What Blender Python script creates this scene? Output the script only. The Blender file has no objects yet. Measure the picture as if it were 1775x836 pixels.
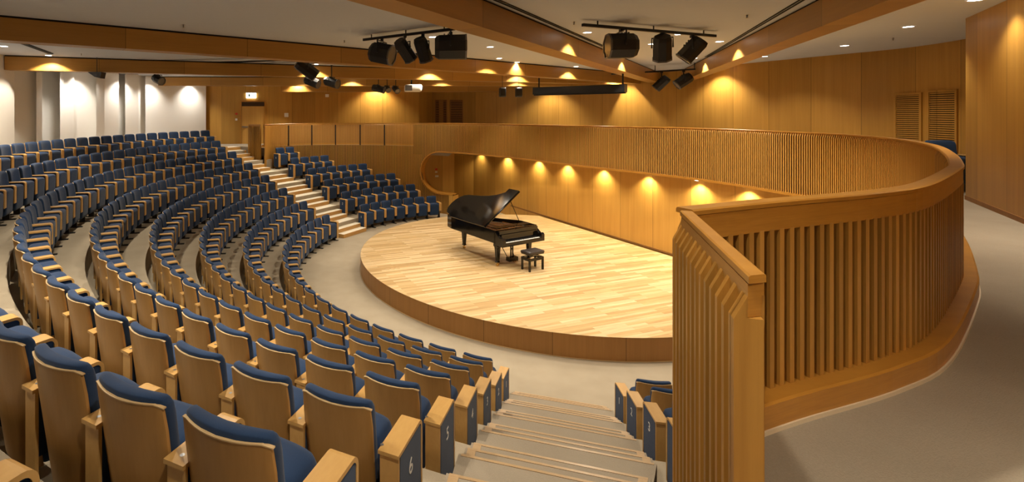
import bpy, math, random
from mathutils import Vector, Matrix
random.seed(7)
PI=math.pi
col=bpy.context.scene.collection
EYE=4.617; CAM=Vector((-5.046,-14.029)); F=838.25; CX=651.66; YH=194.06
RISE=.4116; DR=.965; R1=7.2
ZUP=3.15; ZLAND=3.02; ZCEIL=EYE+1.566
def ray(x,D): return Vector((CAM.x+(x-CX)/F*D, CAM.y+D))
def hz(y,D): return EYE-(y-YH)*D/F
def pol(r,th):
    t=math.radians(th); return Vector((r*math.sin(t),r*math.cos(t)))
# ------------------------------------------------------------------ tags
def tag(o,label=None,cat=None,group=None,kind=None):
    if label: o['label']=label
    if cat: o['category']=cat
    if group: o['group']=group
    if kind: o['kind']=kind
    return o
def empty(name,loc,rz=0,label=None,cat=None,group=None):
    o=bpy.data.objects.new(name,None); col.objects.link(o)
    o.location=loc; o.rotation_euler=(0,0,rz); o.empty_display_size=.1
    return tag(o,label,cat,group)
# ------------------------------------------------------------------ mesh builder
class MB:
    def __init__(s): s.v=[]; s.f=[]; s.uv={}; s.sm=[]
    def add(s,vs,fs,uvs=None,smooth=False):
        b=len(s.v); s.v+= [tuple(v) for v in vs]
        for i,f in enumerate(fs):
            if uvs: s.uv[len(s.f)]=uvs[i]
            s.sm.append(smooth)
            s.f.append(tuple(b+k for k in f))
    def box(s,a,b,M=None,taper=None):
        x0,y0,z0=a; x1,y1,z1=b
        vs=[Vector(p) for p in ((x0,y0,z0),(x1,y0,z0),(x1,y1,z0),(x0,y1,z0),(x0,y0,z1),(x1,y0,z1),(x1,y1,z1),(x0,y1,z1))]
        if M: vs=[M@v for v in vs]
        s.add(vs,[(0,3,2,1),(4,5,6,7),(0,1,5,4),(1,2,6,5),(2,3,7,6),(3,0,4,7)])
    def bar(s,p,q,w,h,up=(0,0,1)):
        p=Vector(p); q=Vector(q); d=(q-p); L=d.length; d.normalize(); up=Vector(up)
        if abs(d.dot(up))>.99: up=Vector((1,0,0))
        sx=d.cross(up).normalized(); u=sx.cross(d)
        M=Matrix((( d.x,sx.x,u.x,p.x),(d.y,sx.y,u.y,p.y),(d.z,sx.z,u.z,p.z),(0,0,0,1)))
        s.box((0,-w/2,-h/2),(L,w/2,h/2),M)
    def prism(s,poly,z0,z1,M=None,uvsides=False):
        n=len(poly)
        vs=[Vector((p[0],p[1],z0)) for p in poly]+[Vector((p[0],p[1],z1)) for p in poly]
        if M: vs=[M@v for v in vs]
        s.add(vs,[tuple(range(n-1,-1,-1)),tuple(range(n,2*n))])
        u=0; b=len(s.v)-2*n
        for i in range(n):
            j=(i+1)%n; L=math.dist(poly[i][:2],poly[j][:2])
            s.uv[len(s.f)]=[(u,z0),(u+L,z0),(u+L,z1),(u,z1)]; u+=L
            s.sm.append(False); s.f.append((b+i,b+j,b+n+j,b+n+i))
    def tube(s,pts,r,n=10,cap=True,rs=None):
        pts=[Vector(p) for p in pts]; rings=[]
        t0=(pts[1]-pts[0]).normalized(); a=Vector((0,0,1)) if abs(t0.z)<.9 else Vector((1,0,0))
        vs=[]
        for i,p in enumerate(pts):
            t=(pts[min(i+1,len(pts)-1)]-pts[max(i-1,0)]).normalized()
            x=t.cross(a).normalized(); y=x.cross(t)
            rr=rs[i] if rs else r
            for k in range(n):
                an=2*PI*k/n; vs.append(p+x*math.cos(an)*rr+y*math.sin(an)*rr)
        fs=[]
        for i in range(len(pts)-1):
            for k in range(n):
                k2=(k+1)%n; fs.append((i*n+k,i*n+k2,(i+1)*n+k2,(i+1)*n+k))
        s.add(vs,fs,smooth=True)
        if cap:
            b=len(s.v)-len(vs)
            s.f.append(tuple(b+k for k in range(n-1,-1,-1))); s.sm.append(False)
            e=b+(len(pts)-1)*n; s.f.append(tuple(e+k for k in range(n))); s.sm.append(False)
    def disc(s,c,r,n=20,up=1):
        c=Vector(c); vs=[c+Vector((math.cos(2*PI*k/n)*r,math.sin(2*PI*k/n)*r,0)) for k in range(n)]
        s.add(vs,[tuple(range(n)) if up>0 else tuple(range(n-1,-1,-1))])
    def rbox(s,dims,r,n=(6,4,6),warp=None):
        hx,hy,hz_=[d/2 for d in dims]; H=(hx,hy,hz_); idx={}; vs=[]; fs=[]
        def V(i,j,k):
            key=(i,j,k)
            if key not in idx:
                p=[]
                for a,(q,m) in enumerate(zip((i,j,k),n)):
                    t=q/m*2-1; t=math.copysign(abs(t)**.6,t); p.append(t*H[a])
                c=[max(-(H[a]-r),min(H[a]-r,p[a])) for a in range(3)]
                d=Vector([p[a]-c[a] for a in range(3)])
                if d.length>1e-9: d=d.normalized()*r
                P=Vector(c)+d
                if warp: P=warp(P)
                idx[key]=len(vs); vs.append(P)
            return idx[key]
        nx,ny,nz=n
        for i in range(nx):
            for j in range(ny):
                fs.append((V(i,j,0),V(i,j+1,0),V(i+1,j+1,0),V(i+1,j,0)))
                fs.append((V(i,j,nz),V(i+1,j,nz),V(i+1,j+1,nz),V(i,j+1,nz)))
        for i in range(nx):
            for k in range(nz):
                fs.append((V(i,0,k),V(i+1,0,k),V(i+1,0,k+1),V(i,0,k+1)))
                fs.append((V(i,ny,k),V(i,ny,k+1),V(i+1,ny,k+1),V(i+1,ny,k)))
        for j in range(ny):
            for k in range(nz):
                fs.append((V(0,j,k),V(0,j,k+1),V(0,j+1,k+1),V(0,j+1,k)))
                fs.append((V(nx,j,k),V(nx,j+1,k),V(nx,j+1,k+1),V(nx,j,k+1)))
        s.add(vs,fs,smooth=True)
    def sweep(s,path,prof,closed=True,smooth=False,caps=True):
        """path: list of (pos2d, normal2d, zoff); prof: list of (n,z) closed polygon"""
        m=len(prof); vs=[]; us=[0]
        for i,(p,nn,z) in enumerate(path):
            if i: us.append(us[-1]+(Vector(path[i][0])-Vector(path[i-1][0])).length)
            for (a,b) in prof: vs.append((p[0]+nn[0]*a,p[1]+nn[1]*a,z+b))
        fs=[]; uv=[]
        for i in range(len(path)-1):
            for k in range(m if closed else m-1):
                k2=(k+1)%m
                fs.append((i*m+k,(i+1)*m+k,(i+1)*m+k2,i*m+k2))
                va=prof[k][0]+prof[k][1]; vb=prof[k2][0]+prof[k2][1]
                if prof[k][0]==prof[k2][0]: va=prof[k][1]; vb=prof[k2][1]
                uv.append([(us[i],va),(us[i+1],va),(us[i+1],vb),(us[i],vb)])
        if caps and closed:
            fs.append(tuple(range(m-1,-1,-1))); uv.append([(prof[k][0],prof[k][1]) for k in range(m-1,-1,-1)])
            e=(len(path)-1)*m; fs.append(tuple(e+k for k in range(m))); uv.append([(prof[k][0],prof[k][1]) for k in range(m)])
        s.add(vs,fs,uv,smooth)
    def mesh(s,name,mat,off=(0,0,0)):
        me=bpy.data.meshes.new(name)
        ox,oy,oz=off
        me.from_pydata([(v[0]-ox,v[1]-oy,v[2]-oz) for v in s.v],[],s.f)
        ul=me.uv_layers.new(name='UVMap')
        for p in me.polygons:
            u=s.uv.get(p.index)
            if u:
                for li,c in zip(p.loop_indices,u): ul.data[li].uv=c
            else:
                for li in p.loop_indices:
                    c=s.v[me.loops[li].vertex_index]; ul.data[li].uv=(c[0]+c[1]*.3,c[2])
            p.use_smooth=s.sm[p.index]
        me.materials.append(mat); me.update()
        return me
    def build(s,name,mat,parent=None,off=None):
        if off is None:
            off=tuple(parent.location) if parent and parent.rotation_euler[2]==0 and not parent.get('_local') else (0,0,0)
            if parent and parent.parent: off=(off[0]+parent.parent.location[0],off[1]+parent.parent.location[1],off[2]+parent.parent.location[2]) if parent.parent.rotation_euler[2]==0 and not parent.parent.get('_local') else (0,0,0)
        o=bpy.data.objects.new(name,s.mesh(name,mat,off)); col.objects.link(o)
        if parent: o.parent=parent
        return o
def struct(name,mb,mat):
    o=mb.build(name,mat); o['kind']='structure'; return o
# ------------------------------------------------------------------ materials
def new_mat(name):
    m=bpy.data.materials.new(name); m.use_nodes=True; nt=m.node_tree
    return m,nt,nt.nodes['Principled BSDF']
def node(nt,t,**k):
    n=nt.nodes.new(t)
    for a,b in k.items():
        if a in n.inputs.keys() if hasattr(n,'inputs') else False: n.inputs[a].default_value=b
        else: setattr(n,a,b)
    return n
def plain(name,c,rough=.5,metal=0,emit=None,es=1,coat=0,spec=.5):
    m,nt,b=new_mat(name); b.inputs['Base Color'].default_value=(*c,1); b.inputs['Roughness'].default_value=rough
    b.inputs['Metallic'].default_value=metal; b.inputs['Specular IOR Level'].default_value=spec
    if coat: b.inputs['Coat Weight'].default_value=coat; b.inputs['Coat Roughness'].default_value=.03
    if emit: b.inputs['Emission Color'].default_value=(*emit,1); b.inputs['Emission Strength'].default_value=es
    return m
def wood(name,c1,c2,scale=(9,9,.7),coord='Object',joints=None,rough=.45,perobj=0,rot=0,horiz=False,var=.25,spec=.4):
    """veneer / solid wood. joints=(panel length) uses UV u for vertical joints and panel to panel variation"""
    m,nt,b=new_mat(name); L=nt.links.new
    tc=node(nt,'ShaderNodeTexCoord'); mp=node(nt,'ShaderNodeMapping')
    L(tc.outputs[coord],mp.inputs['Vector']); mp.inputs['Scale'].default_value=scale; mp.inputs['Rotation'].default_value=(0,0,rot)
    vec=mp.outputs['Vector']
    if perobj:
        oi=node(nt,'ShaderNodeObjectInfo'); ad=node(nt,'ShaderNodeVectorMath',operation='ADD')
        mu=node(nt,'ShaderNodeMath',operation='MULTIPLY'); mu.inputs[1].default_value=37.
        L(oi.outputs['Random'],mu.inputs[0]); L(vec,ad.inputs[0]); L(mu.outputs[0],ad.inputs[1]); vec=ad.outputs[0]
    n1=node(nt,'ShaderNodeTexNoise'); n1.inputs['Scale'].default_value=1; n1.inputs['Detail'].default_value=6; n1.inputs['Roughness'].default_value=.6; n1.inputs['Distortion'].default_value=.4
    L(vec,n1.inputs['Vector'])
    m2=node(nt,'ShaderNodeMapping'); m2.inputs['Scale'].default_value=(5,5,1.5) if not horiz else (1.5,5,5); L(vec,m2.inputs['Vector'])
    n2=node(nt,'ShaderNodeTexNoise'); n2.inputs['Scale'].default_value=1; n2.inputs['Detail'].default_value=3; L(m2.outputs[0],n2.inputs['Vector'])
    mx=node(nt,'ShaderNodeMath',operation='MULTIPLY_ADD'); mx.inputs[1].default_value=.35; 
    sc=node(nt,'ShaderNodeMath',operation='MULTIPLY'); sc.inputs[1].default_value=.65
    L(n1.outputs['Fac'],sc.inputs[0]); L(n2.outputs['Fac'],mx.inputs[0]); L(sc.outputs[0],mx.inputs[2])
    cr=node(nt,'ShaderNodeValToRGB'); cr.color_ramp.elements[0].position=.32; cr.color_ramp.elements[1].position=.68
    cr.color_ramp.elements[0].color=(*c2,1); cr.color_ramp.elements[1].color=(*c1,1)
    L(mx.outputs[0],cr.inputs[0]); out=cr.outputs[0]
    if joints:
        sx=node(nt,'ShaderNodeSeparateXYZ'); L(tc.outputs['UV'],sx.inputs[0])
        dv=node(nt,'ShaderNodeMath',operation='DIVIDE'); dv.inputs[1].default_value=joints; L(sx.outputs[0],dv.inputs[0])
        fl=node(nt,'ShaderNodeMath',operation='FLOOR'); L(dv.outputs[0],fl.inputs[0])
        wn=node(nt,'ShaderNodeTexWhiteNoise',noise_dimensions='1D'); L(fl.outputs[0],wn.inputs['W'])
        mr=node(nt,'ShaderNodeMapRange'); mr.inputs['To Min'].default_value=1-var; mr.inputs['To Max'].default_value=1+var*.6; L(wn.outputs['Value'],mr.inputs['Value'])
        fr=node(nt,'ShaderNodeMath',operation='FRACT'); L(dv.outputs[0],fr.inputs[0])
        gt=node(nt,'ShaderNodeMath',operation='GREATER_THAN'); gt.inputs[1].default_value=.014/joints; L(fr.outputs[0],gt.inputs[0])
        g2=node(nt,'ShaderNodeMapRange'); g2.inputs['To Min'].default_value=.5; g2.inputs['To Max'].default_value=1; L(gt.outputs[0],g2.inputs['Value'])
        mm=node(nt,'ShaderNodeMath',operation='MULTIPLY'); L(mr.outputs[0],mm.inputs[0]); L(g2.outputs[0],mm.inputs[1])
        vm=node(nt,'ShaderNodeVectorMath',operation='SCALE'); L(out,vm.inputs[0]); L(mm.outputs[0],vm.inputs['Scale']); out=vm.outputs[0]
    if perobj:
        mr=node(nt,'ShaderNodeMapRange'); mr.inputs['To Min'].default_value=1-perobj; mr.inputs['To Max'].default_value=1+perobj*.6; L(oi.outputs['Random'],mr.inputs['Value'])
        vm=node(nt,'ShaderNodeVectorMath',operation='SCALE'); L(out,vm.inputs[0]); L(mr.outputs[0],vm.inputs['Scale']); out=vm.outputs[0]
    L(out,b.inputs['Base Color']); b.inputs['Roughness'].default_value=rough; b.inputs['Specular IOR Level'].default_value=spec
    return m
def fabric(name,c1,c2,scale=180,rough=.95,bump=.2,big=1.2,spec=.15,sheen=0):
    m,nt,b=new_mat(name); L=nt.links.new
    tc=node(nt,'ShaderNodeTexCoord')
    n=node(nt,'ShaderNodeTexNoise'); n.inputs['Scale'].default_value=scale; n.inputs['Detail'].default_value=2; L(tc.outputs['Object'],n.inputs['Vector'])
    n2=node(nt,'ShaderNodeTexNoise'); n2.inputs['Scale'].default_value=big; n2.inputs['Detail'].default_value=3; L(tc.outputs['Object'],n2.inputs['Vector'])
    a=node(nt,'ShaderNodeMath',operation='ADD'); L(n.outputs['Fac'],a.inputs[0]); L(n2.outputs['Fac'],a.inputs[1])
    cr=node(nt,'ShaderNodeValToRGB'); cr.color_ramp.elements[0].position=.35*1; cr.color_ramp.elements[1].position=.65
    h=node(nt,'ShaderNodeMath',operation='MULTIPLY'); h.inputs[1].default_value=.5; L(a.outputs[0],h.inputs[0]); L(h.outputs[0],cr.inputs[0])
    cr.color_ramp.elements[0].color=(*c2,1); cr.color_ramp.elements[1].color=(*c1,1)
    L(cr.outputs[0],b.inputs['Base Color']); b.inputs['Roughness'].default_value=rough; b.inputs['Specular IOR Level'].default_value=spec
    if sheen: b.inputs['Sheen Weight'].default_value=sheen
    bp=node(nt,'ShaderNodeBump'); bp.inputs['Strength'].default_value=bump; bp.inputs['Distance'].default_value=.01; L(n.outputs['Fac'],bp.inputs['Height']); L(bp.outputs[0],b.inputs['Normal'])
    return m
WALLC=((.53,.285,.055),(.42,.215,.037))
M={}
M['wall']=wood('oak_wall_panels',*WALLC,scale=(7,7,.35),joints=1.15,rough=.38,var=.16)
M['stagewall']=wood('oak_stage_wall',(.64,.36,.085),(.53,.28,.058),scale=(7,7,.35),joints=1.2,rough=.4,var=.1)
M['beam']=wood('oak_beam',(.44,.225,.044),(.37,.182,.034),scale=(.5,.5,9),joints=2.3,rough=.4,horiz=True,var=.12)
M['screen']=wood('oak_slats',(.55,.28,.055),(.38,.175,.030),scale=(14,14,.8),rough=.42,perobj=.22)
M['screenfar']=wood('oak_slats_far',(.74,.42,.095),(.58,.30,.06),scale=(30,30,.5),rough=.42)  # paler copy of the slat oak; the far slats' lit look is in the colour
M['rail']=wood('oak_rail',(.53,.25,.040),(.40,.175,.026),scale=(3,3,30),rough=.3,horiz=True)
M['backing']=wood('oak_backing',(.34,.165,.045),(.27,.12,.032),scale=(9,9,.5),rough=.55)
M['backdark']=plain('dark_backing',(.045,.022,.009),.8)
M['gapwood']=plain('gap_backing',(.035,.014,.004),.9)  # near-black so gaps between slats read as shaded; shade put into the colour
M['fascia']=wood('stage_fascia',(.42,.205,.055),(.34,.16,.04),scale=(10,10,.5),joints=1.3,rough=.45,var=.08)
M['chairwood']=wood('beech_ply',(.47,.26,.08),(.395,.21,.06),scale=(11,11,1.1),rough=.38,perobj=.1)
M['armwood']=wood('beech_arm',(.64,.385,.13),(.56,.32,.10),scale=(12,3,12),rough=.35,perobj=.08)
M['edgewood']=plain('ply_edge',(.60,.42,.21),.5)
M['strip']=plain('pale_strip',(.70,.58,.40),.5)
M['riser']=wood('stair_riser_wood',(.58,.33,.10),(.47,.25,.07),scale=(3,3,20),rough=.4,horiz=True)
M['blue']=fabric('blue_fabric',(.023,.050,.118),(.016,.036,.088),scale=420,bump=.15,big=6,sheen=.15)
M['carpet']=fabric('beige_carpet',(.43,.365,.27),(.37,.31,.225),scale=170,bump=.35,big=2.2)
M['carpetup']=fabric('grey_beige_carpet',(.37,.315,.24),(.315,.265,.20),scale=170,bump=.35,big=2.0)
M['tread']=fabric('pale_tread',(.86,.80,.66),(.80,.73,.58),scale=90,bump=.1,rough=.6)  # made very pale so the steps look lit; brightness is in the colour
M['tape']=wood('nosing_wood',(.52,.36,.20),(.45,.30,.16),scale=(20,20,20),rough=.3)
M['black']=plain('black_paint',(.012,.011,.011),.45)
M['blackm']=plain('black_metal',(.02,.02,.022),.3,.4)
M['piano']=plain('piano_lacquer',(.004,.0035,.0035),.08,spec=.45)
M['gold']=plain('cast_plate_gold',(.45,.22,.06),.35,.7)
M['brass']=plain('brass',(.75,.50,.18),.25,1)
M['ivory']=plain('ivory_keys',(.85,.83,.78),.25)
M['steel']=plain('steel',(.45,.45,.47),.3,.9)
M['grey']=plain('grey_metal',(.16,.15,.14),.4,.6)
M['leather']=plain('bench_leather',(.03,.022,.02),.35)
M['white']=plain('white_plaster',(.78,.75,.70),.7)
M['whitep']=plain('white_plastic',(.8,.8,.78),.4)
M['ceil']=fabric('ceiling_plaster',(.60,.635,.70),(.58,.615,.68),scale=30,bump=.02,big=.5)
M['red']=plain('red_plastic',(.6,.04,.02),.4)
M['slot']=plain('dark_slot',(.01,.008,.006),.9)
M['lamp']=plain('lamp_glow',(1,1,1),.5,emit=(1,.93,.80),es=14)
M['sign']=plain('sign_glow',(1,1,1),.5,emit=(.9,.97,1),es=5)
M['green']=plain('sign_green',(.15,.5,.35),.5)
def plank_mat():
    m,nt,b=new_mat('stage_planks'); L=nt.links.new
    tc=node(nt,'ShaderNodeTexCoord'); mp=node(nt,'ShaderNodeMapping'); L(tc.outputs['Object'],mp.inputs['Vector'])
    mp.inputs['Rotation'].default_value=(0,0,math.radians(-19))
    br=node(nt,'ShaderNodeTexBrick'); br.offset=.37; br.offset_frequency=2
    br.inputs['Color1'].default_value=(0,0,0,1); br.inputs['Color2'].default_value=(1,1,1,1); br.inputs['Mortar'].default_value=(.5,.5,.5,1)
    br.inputs['Scale'].default_value=1; br.inputs['Brick Width'].default_value=1.15; br.inputs['Row Height'].default_value=.085; br.inputs['Mortar Size'].default_value=.0012; br.inputs['Bias'].default_value=0
    L(mp.outputs[0],br.inputs['Vector'])
    cr=node(nt,'ShaderNodeValToRGB'); e=cr.color_ramp.elements
    e[0].position=0; e[0].color=(.50,.325,.145,1); e[1].position=1; e[1].color=(.76,.57,.33,1)
    k=cr.color_ramp.elements.new(.45); k.color=(.62,.43,.205,1)
    L(br.outputs['Color'],cr.inputs[0])
    m2=node(nt,'ShaderNodeMapping'); m2.inputs['Scale'].default_value=(1.6,22,22); m2.inputs['Rotation'].default_value=(0,0,0); L(mp.outputs[0],m2.inputs['Vector'])
    n=node(nt,'ShaderNodeTexNoise'); n.inputs['Scale'].default_value=1; n.inputs['Detail'].default_value=5; L(m2.outputs[0],n.inputs['Vector'])
    mr=node(nt,'ShaderNodeMapRange'); mr.inputs['From Min'].default_value=.3; mr.inputs['From Max'].default_value=.7; mr.inputs['To Min'].default_value=.84; mr.inputs['To Max'].default_value=1.1; L(n.outputs['Fac'],mr.inputs['Value'])
    mo=node(nt,'ShaderNodeMapRange'); mo.inputs['To Min'].default_value=1; mo.inputs['To Max'].default_value=.75; L(br.outputs['Fac'],mo.inputs['Value'])
    mm=node(nt,'ShaderNodeMath',operation='MULTIPLY'); L(mr.outputs[0],mm.inputs[0]); L(mo.outputs[0],mm.inputs[1])
    vm=node(nt,'ShaderNodeVectorMath',operation='SCALE'); L(cr.outputs[0],vm.inputs[0]); L(mm.outputs[0],vm.inputs['Scale'])
    L(vm.outputs[0],b.inputs['Base Color']); b.inputs['Roughness'].default_value=.33; b.inputs['Specular IOR Level'].default_value=.35
    return m
M['plank']=plank_mat()
# ------------------------------------------------------------------ curves
def catmull(pts,n=16):
    P=[Vector(p) for p in pts]; P=[2*P[0]-P[1]]+P+[2*P[-1]-P[-2]]; out=[]
    for i in range(1,len(P)-2):
        a,b,c,d=P[i-1:i+3]
        for k in range(n):
            t=k/n; out.append(.5*((2*b)+(c-a)*t+(2*a-5*b+4*c-d)*t*t+(3*b-a-3*c+d)*t**3))
    out.append(P[-2]); return out
class Curve:
    def __init__(s,pts):
        s.p=pts; s.s=[0]
        for a,b in zip(pts,pts[1:]): s.s.append(s.s[-1]+(b-a).length)
        s.L=s.s[-1]
    def at(s,u):
        u=max(0,min(s.L,u)); lo,hi=0,len(s.s)-1
        while hi-lo>1:
            m=(lo+hi)//2
            if s.s[m]<=u: lo=m
            else: hi=m
        t=(u-s.s[lo])/max(1e-9,s.s[hi]-s.s[lo]); p=s.p[lo].lerp(s.p[hi],t)
        a=s.p[max(0,lo-1)]; b=s.p[min(len(s.p)-1,hi+1)]; d=(b-a).normalized()
        return p,d
    def near(s,q):
        q=Vector(q); return min(((p-q).length,u) for p,u in zip(s.p,s.s))[1]
SCR=Curve(catmull([(-3.66,-11.84),(-3.1,-11.63),(-2.36,-11.38),(-1.74,-11.08),(-.58,-10.27),(-.03,-9.83),(1.07,-8.85),(2.31,-7.63),(3.37,-6.28),(4.02,-4.95),(4.2,-4.0),(4.13,-3.1),(3.92,-1.8),(3.4,-.42),(1.85,2.3),(.5,5.0),(-.8,6.85),(-1.9,7.85),(-3,8.5),(-4.2,8.98),(-5.5,9.3),(-7.2,9.4),(-8.5,9.15),(-9.35,8.7),(-9.85,8.05),(-10.0,7.42)]))
LEG1=(Vector((-3.69,-11.86)),Vector((-4.0585,-12.748)))
LEG2=(Vector((-10.0,7.42)),Vector((-10.85,7.95)))
def outn(p,d):
    n=Vector((d.y,-d.x)); 
    return n        # curve runs counter clockwise: right-hand side = outside
sA=SCR.near((3.4,-.42)); sB=SCR.near((-5.5,9.3))
def railz(u):
    if u<sA: h=.434
    elif u<sB: h=.434+(u-sA)/(sB-sA)*.105
    else: h=.539+(u-sB)/(SCR.L-sB)*.025
    return EYE-h
def floorz(u): return ZUP if u<sA else ZUP+(ZLAND-ZUP)*min(1,(u-sA)/4)
uL=SCR.near((-2.96,8.47)); uR=SCR.near((2.31,-7.63))
ZT,ZB=2.77,.92; ZM=(ZT+ZB)/2; RR=(ZT-ZB)/2; LOW=1.62
def opening(u):
    """returns (top,bottom) of opening at u, or None"""
    if u<=uR or u>=uL: return None
    d=min(u-uR,uL-u)
    if d<RR:
        w=math.sqrt(RR*RR-(RR-d)**2); t=ZM+w; b=ZM-w
    else: t=ZT; b=ZB
    if d>LOW: b=None
    return t,b
# ------------------------------------------------------------------ outer walls
white_x=[(-900,-300,15.6),(-300,25,15.4),(25,63,16.0),(63,73,15.8),(73,104,16.9),(104,128,16.1),(128,167,16.25),(167,181,15.85),(181,206,16.2),(206,217,16.8),(217,240,16.2),(240,252,16.7),(252,357,16.45)]
def ray_circle(x,r):
    d=Vector(((x-CX)/F,1)); b=CAM.dot(d); a=d.dot(d); c=CAM.dot(CAM)-r*r
    t=(-b+math.sqrt(b*b-a*c))/a; return CAM+d*t
WW=[]
for x0,x1,r in white_x[1:]:
    WW+= [ray_circle(x0,r),ray_circle(x1,r)]
WW=[Vector((-8.5,-15.6)),Vector((-11.9,-11.4))]+WW
WOODL=[WW[-1],ray(357,24.0),ray(490,24.4),ray(620,24.7),ray(727,24.9)]
RECESS=[WOODL[-1],ray(750,26.8)]
WOODR=[RECESS[-1]]+catmull([ray(750,26.8),ray(840,26.2),ray(930,24.4),ray(1020,22.1),ray(1137,19.2),(6.9,1.66),(7.52,-.6),(7.87,-1.8),(7.87,-2.7),(7.58,-3.7),(7.0,-5.0),(6.6,-6.1)],6)
COLW=[Vector((6.6,-6.1)),Vector((4.83,-5.93)),Vector((3.45,-7.69)),Vector((.55,-11.4)),Vector((-1.2,-13.6)),Vector((-3.2,-16.2))]
BACKW=[Vector((-3.2,-16.2)),Vector((-6.0,-16.6)),Vector((-8.5,-15.6))]
def wall(name,pts,z0,z1,mat,inward=-1):
    mb=MB(); u=0; th=.08; vs=[]; fs=[]; uv=[]
    for i,p in enumerate(pts):
        vs+=[(p.x,p.y,z0),(p.x,p.y,z1)]
    for i in range(len(pts)-1):
        L=(pts[i+1]-pts[i]).length
        fs.append((2*i,2*i+2,2*i+3,2*i+1)); uv.append([(u,z0),(u+L,z0),(u+L,z1),(u,z1)]); u+=L
    mb.add(vs,fs,uv)
    o=struct(name,mb,mat)
    return o
wall('wall_left',WW,0,ZCEIL+.02,M['white'])
wall('wall_back',WOODL,0,ZCEIL+.02,M['wall'])
wall('wall_recess',RECESS,0,ZCEIL+.02,M['wall'])
wall('wall_right',WOODR,0,ZCEIL+.02,M['wall'])
wall('wall_column',COLW,0,ZCEIL+.02,M['wall'])
wall('wall_rear',BACKW,0,ZCEIL+.02,M['white'])
bb=MB(); path=[]
for i,p in enumerate(COLW[1:5]):
    d=(COLW[1:5][min(i+1,3)]-COLW[1:5][max(i-1,0)]).normalized(); path.append((p,(-d.y*-1,-d.x) if 0 else (d.y,-d.x),ZUP))
nrm=Vector((-.787,.617))
path=[(p,nrm,ZUP) for p in COLW[1:5]]
bb.sweep(path,[(0,0),(.012,0),(.012,.07),(0,.07)])
struct('baseboard_right',bb,M['backing'])
# ceiling
ring=WW+WOODL[1:]+RECESS[1:]+WOODR[1:]+COLW[1:]+BACKW[1:-1]
cb=MB(); cpoly=[(p.x,p.y,ZCEIL) for p in ring]
# fan triangulation around centre of the room
cb.add([(-2,-1,ZCEIL)]+cpoly,[(0,(i+1)%len(cpoly)+1,i+1) for i in range(len(cpoly))])
struct('ceiling',cb,M['ceil'])
# lower floor
fb=MB(); fb.disc((0,0,0),18.5,64); struct('floor',fb,M['carpet'])
# upper floor (balcony and walkway around the drum)
def polar_r(poly,th,closed=False,pick=min):
    t=math.radians(th); d=Vector((math.sin(t),math.cos(t))); best=[]
    n=len(poly)
    for i in range(n if closed else n-1):
        a=poly[i]; b=poly[(i+1)%n]; e=b-a; den=d.x*e.y-d.y*e.x
        if abs(den)<1e-9: continue
        k=(a.x*e.y-a.y*e.x)/den; m=(a.x*d.y-a.y*d.x)/den
        if k>0 and -1e-6<=m<=1+1e-6: best.append(k)
    return pick(best) if best else None
inner=[]; outer=[]; zs=[]
drum=SCR.p[::4]
ths=[x*.75 for x in range(0,481)]
for th in ths:
    a=((th+180)%360)-180
    ro=polar_r(ring,th,True,max)
    if -162.6<a<-53.6: ri=14.42
    elif -164.2<a<=-162.6: ri=12.5
    elif -53.6<=a<-52.5: ri=13.6
    else:
        ri=(polar_r(SCR.p,th,False,max) or 12.35)+.05
    zz=ZLAND if -75<a<-12 else ZUP
    inner.append((pol(ri,th),zz)); outer.append((pol(ro+.03,th),zz))
ub=MB(); vs=[];fs=[]
for (p,z),(q,z2) in zip(inner,outer):
    vs+=[(p.x,p.y,z),(q.x,q.y,z),(p.x,p.y,z-.40),(q.x,q.y,z-.40)]
for i in range(len(inner)-1):
    a=4*i;b=a+4
    fs+=[(a,a+1,b+1,b),(a+2,b+2,b+3,a+3),(a,b,b+2,a+2)]
ub.add(vs,fs); struct('floor',ub,M['carpetup'])
# seat decks
def sector(mb,r0,r1,t0,t1,z0,z1,step=2.0):
    n=max(2,int(abs(t1-t0)/step)+1); vs=[];fs=[]
    for i in range(n+1):
        th=t0+(t1-t0)*i/n
        for r in (r0,r1):
            p=pol(r,th); vs+=[(p.x,p.y,z0),(p.x,p.y,z1)]
    for i in range(n):
        a=4*i;b=a+4
        fs+=[(a+1,b+1,b+3,a+3),(a,a+1,b+1,b)[::-1],(a+2,b+2,b+3,a+3)[::-1],(a,a+2,b+2,b)]
    fs+=[(0,1,3,2),(4*n,4*n+2,4*n+3,4*n+1)]
    mb.add(vs,fs)
E0=lambda k: R1+(k-2)*DR+.50
FAR={2:-21,3:-26,4:-31,5:-39,6:-45.5,7:-51,8:-54.5}
NEAR={2:-193,3:-180.5,4:-175.5,5:-171,6:-165.5,7:-164.2,8:-163.5}
db=MB()
for k in range(2,9):
    z=(k-1)*RISE
    sector(db,E0(k),E0(k+1) if k<8 else 14.46,FAR[k],NEAR[k],z-.42,z)
struct('floor',db,M['carpet'])
# ------------------------------------------------------------------ stage
SC=Vector((-.127,.255)); SR=5.37; SH=.447
WP=Vector((1.22,6.49)); WD=Vector((2.39,-6.61)).normalized()
WN=Vector((WD.y,-WD.x)) # pointing to stage side?
if (SC-WP).dot(WN)<0: WN=-WN
poly=[]
for i in range(144):
    a=2*PI*i/144; p=SC+Vector((math.cos(a),math.sin(a)))*SR
    d=(p-WP).dot(WN)
    if d<.0:
        continue
    poly.append(p)
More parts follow.
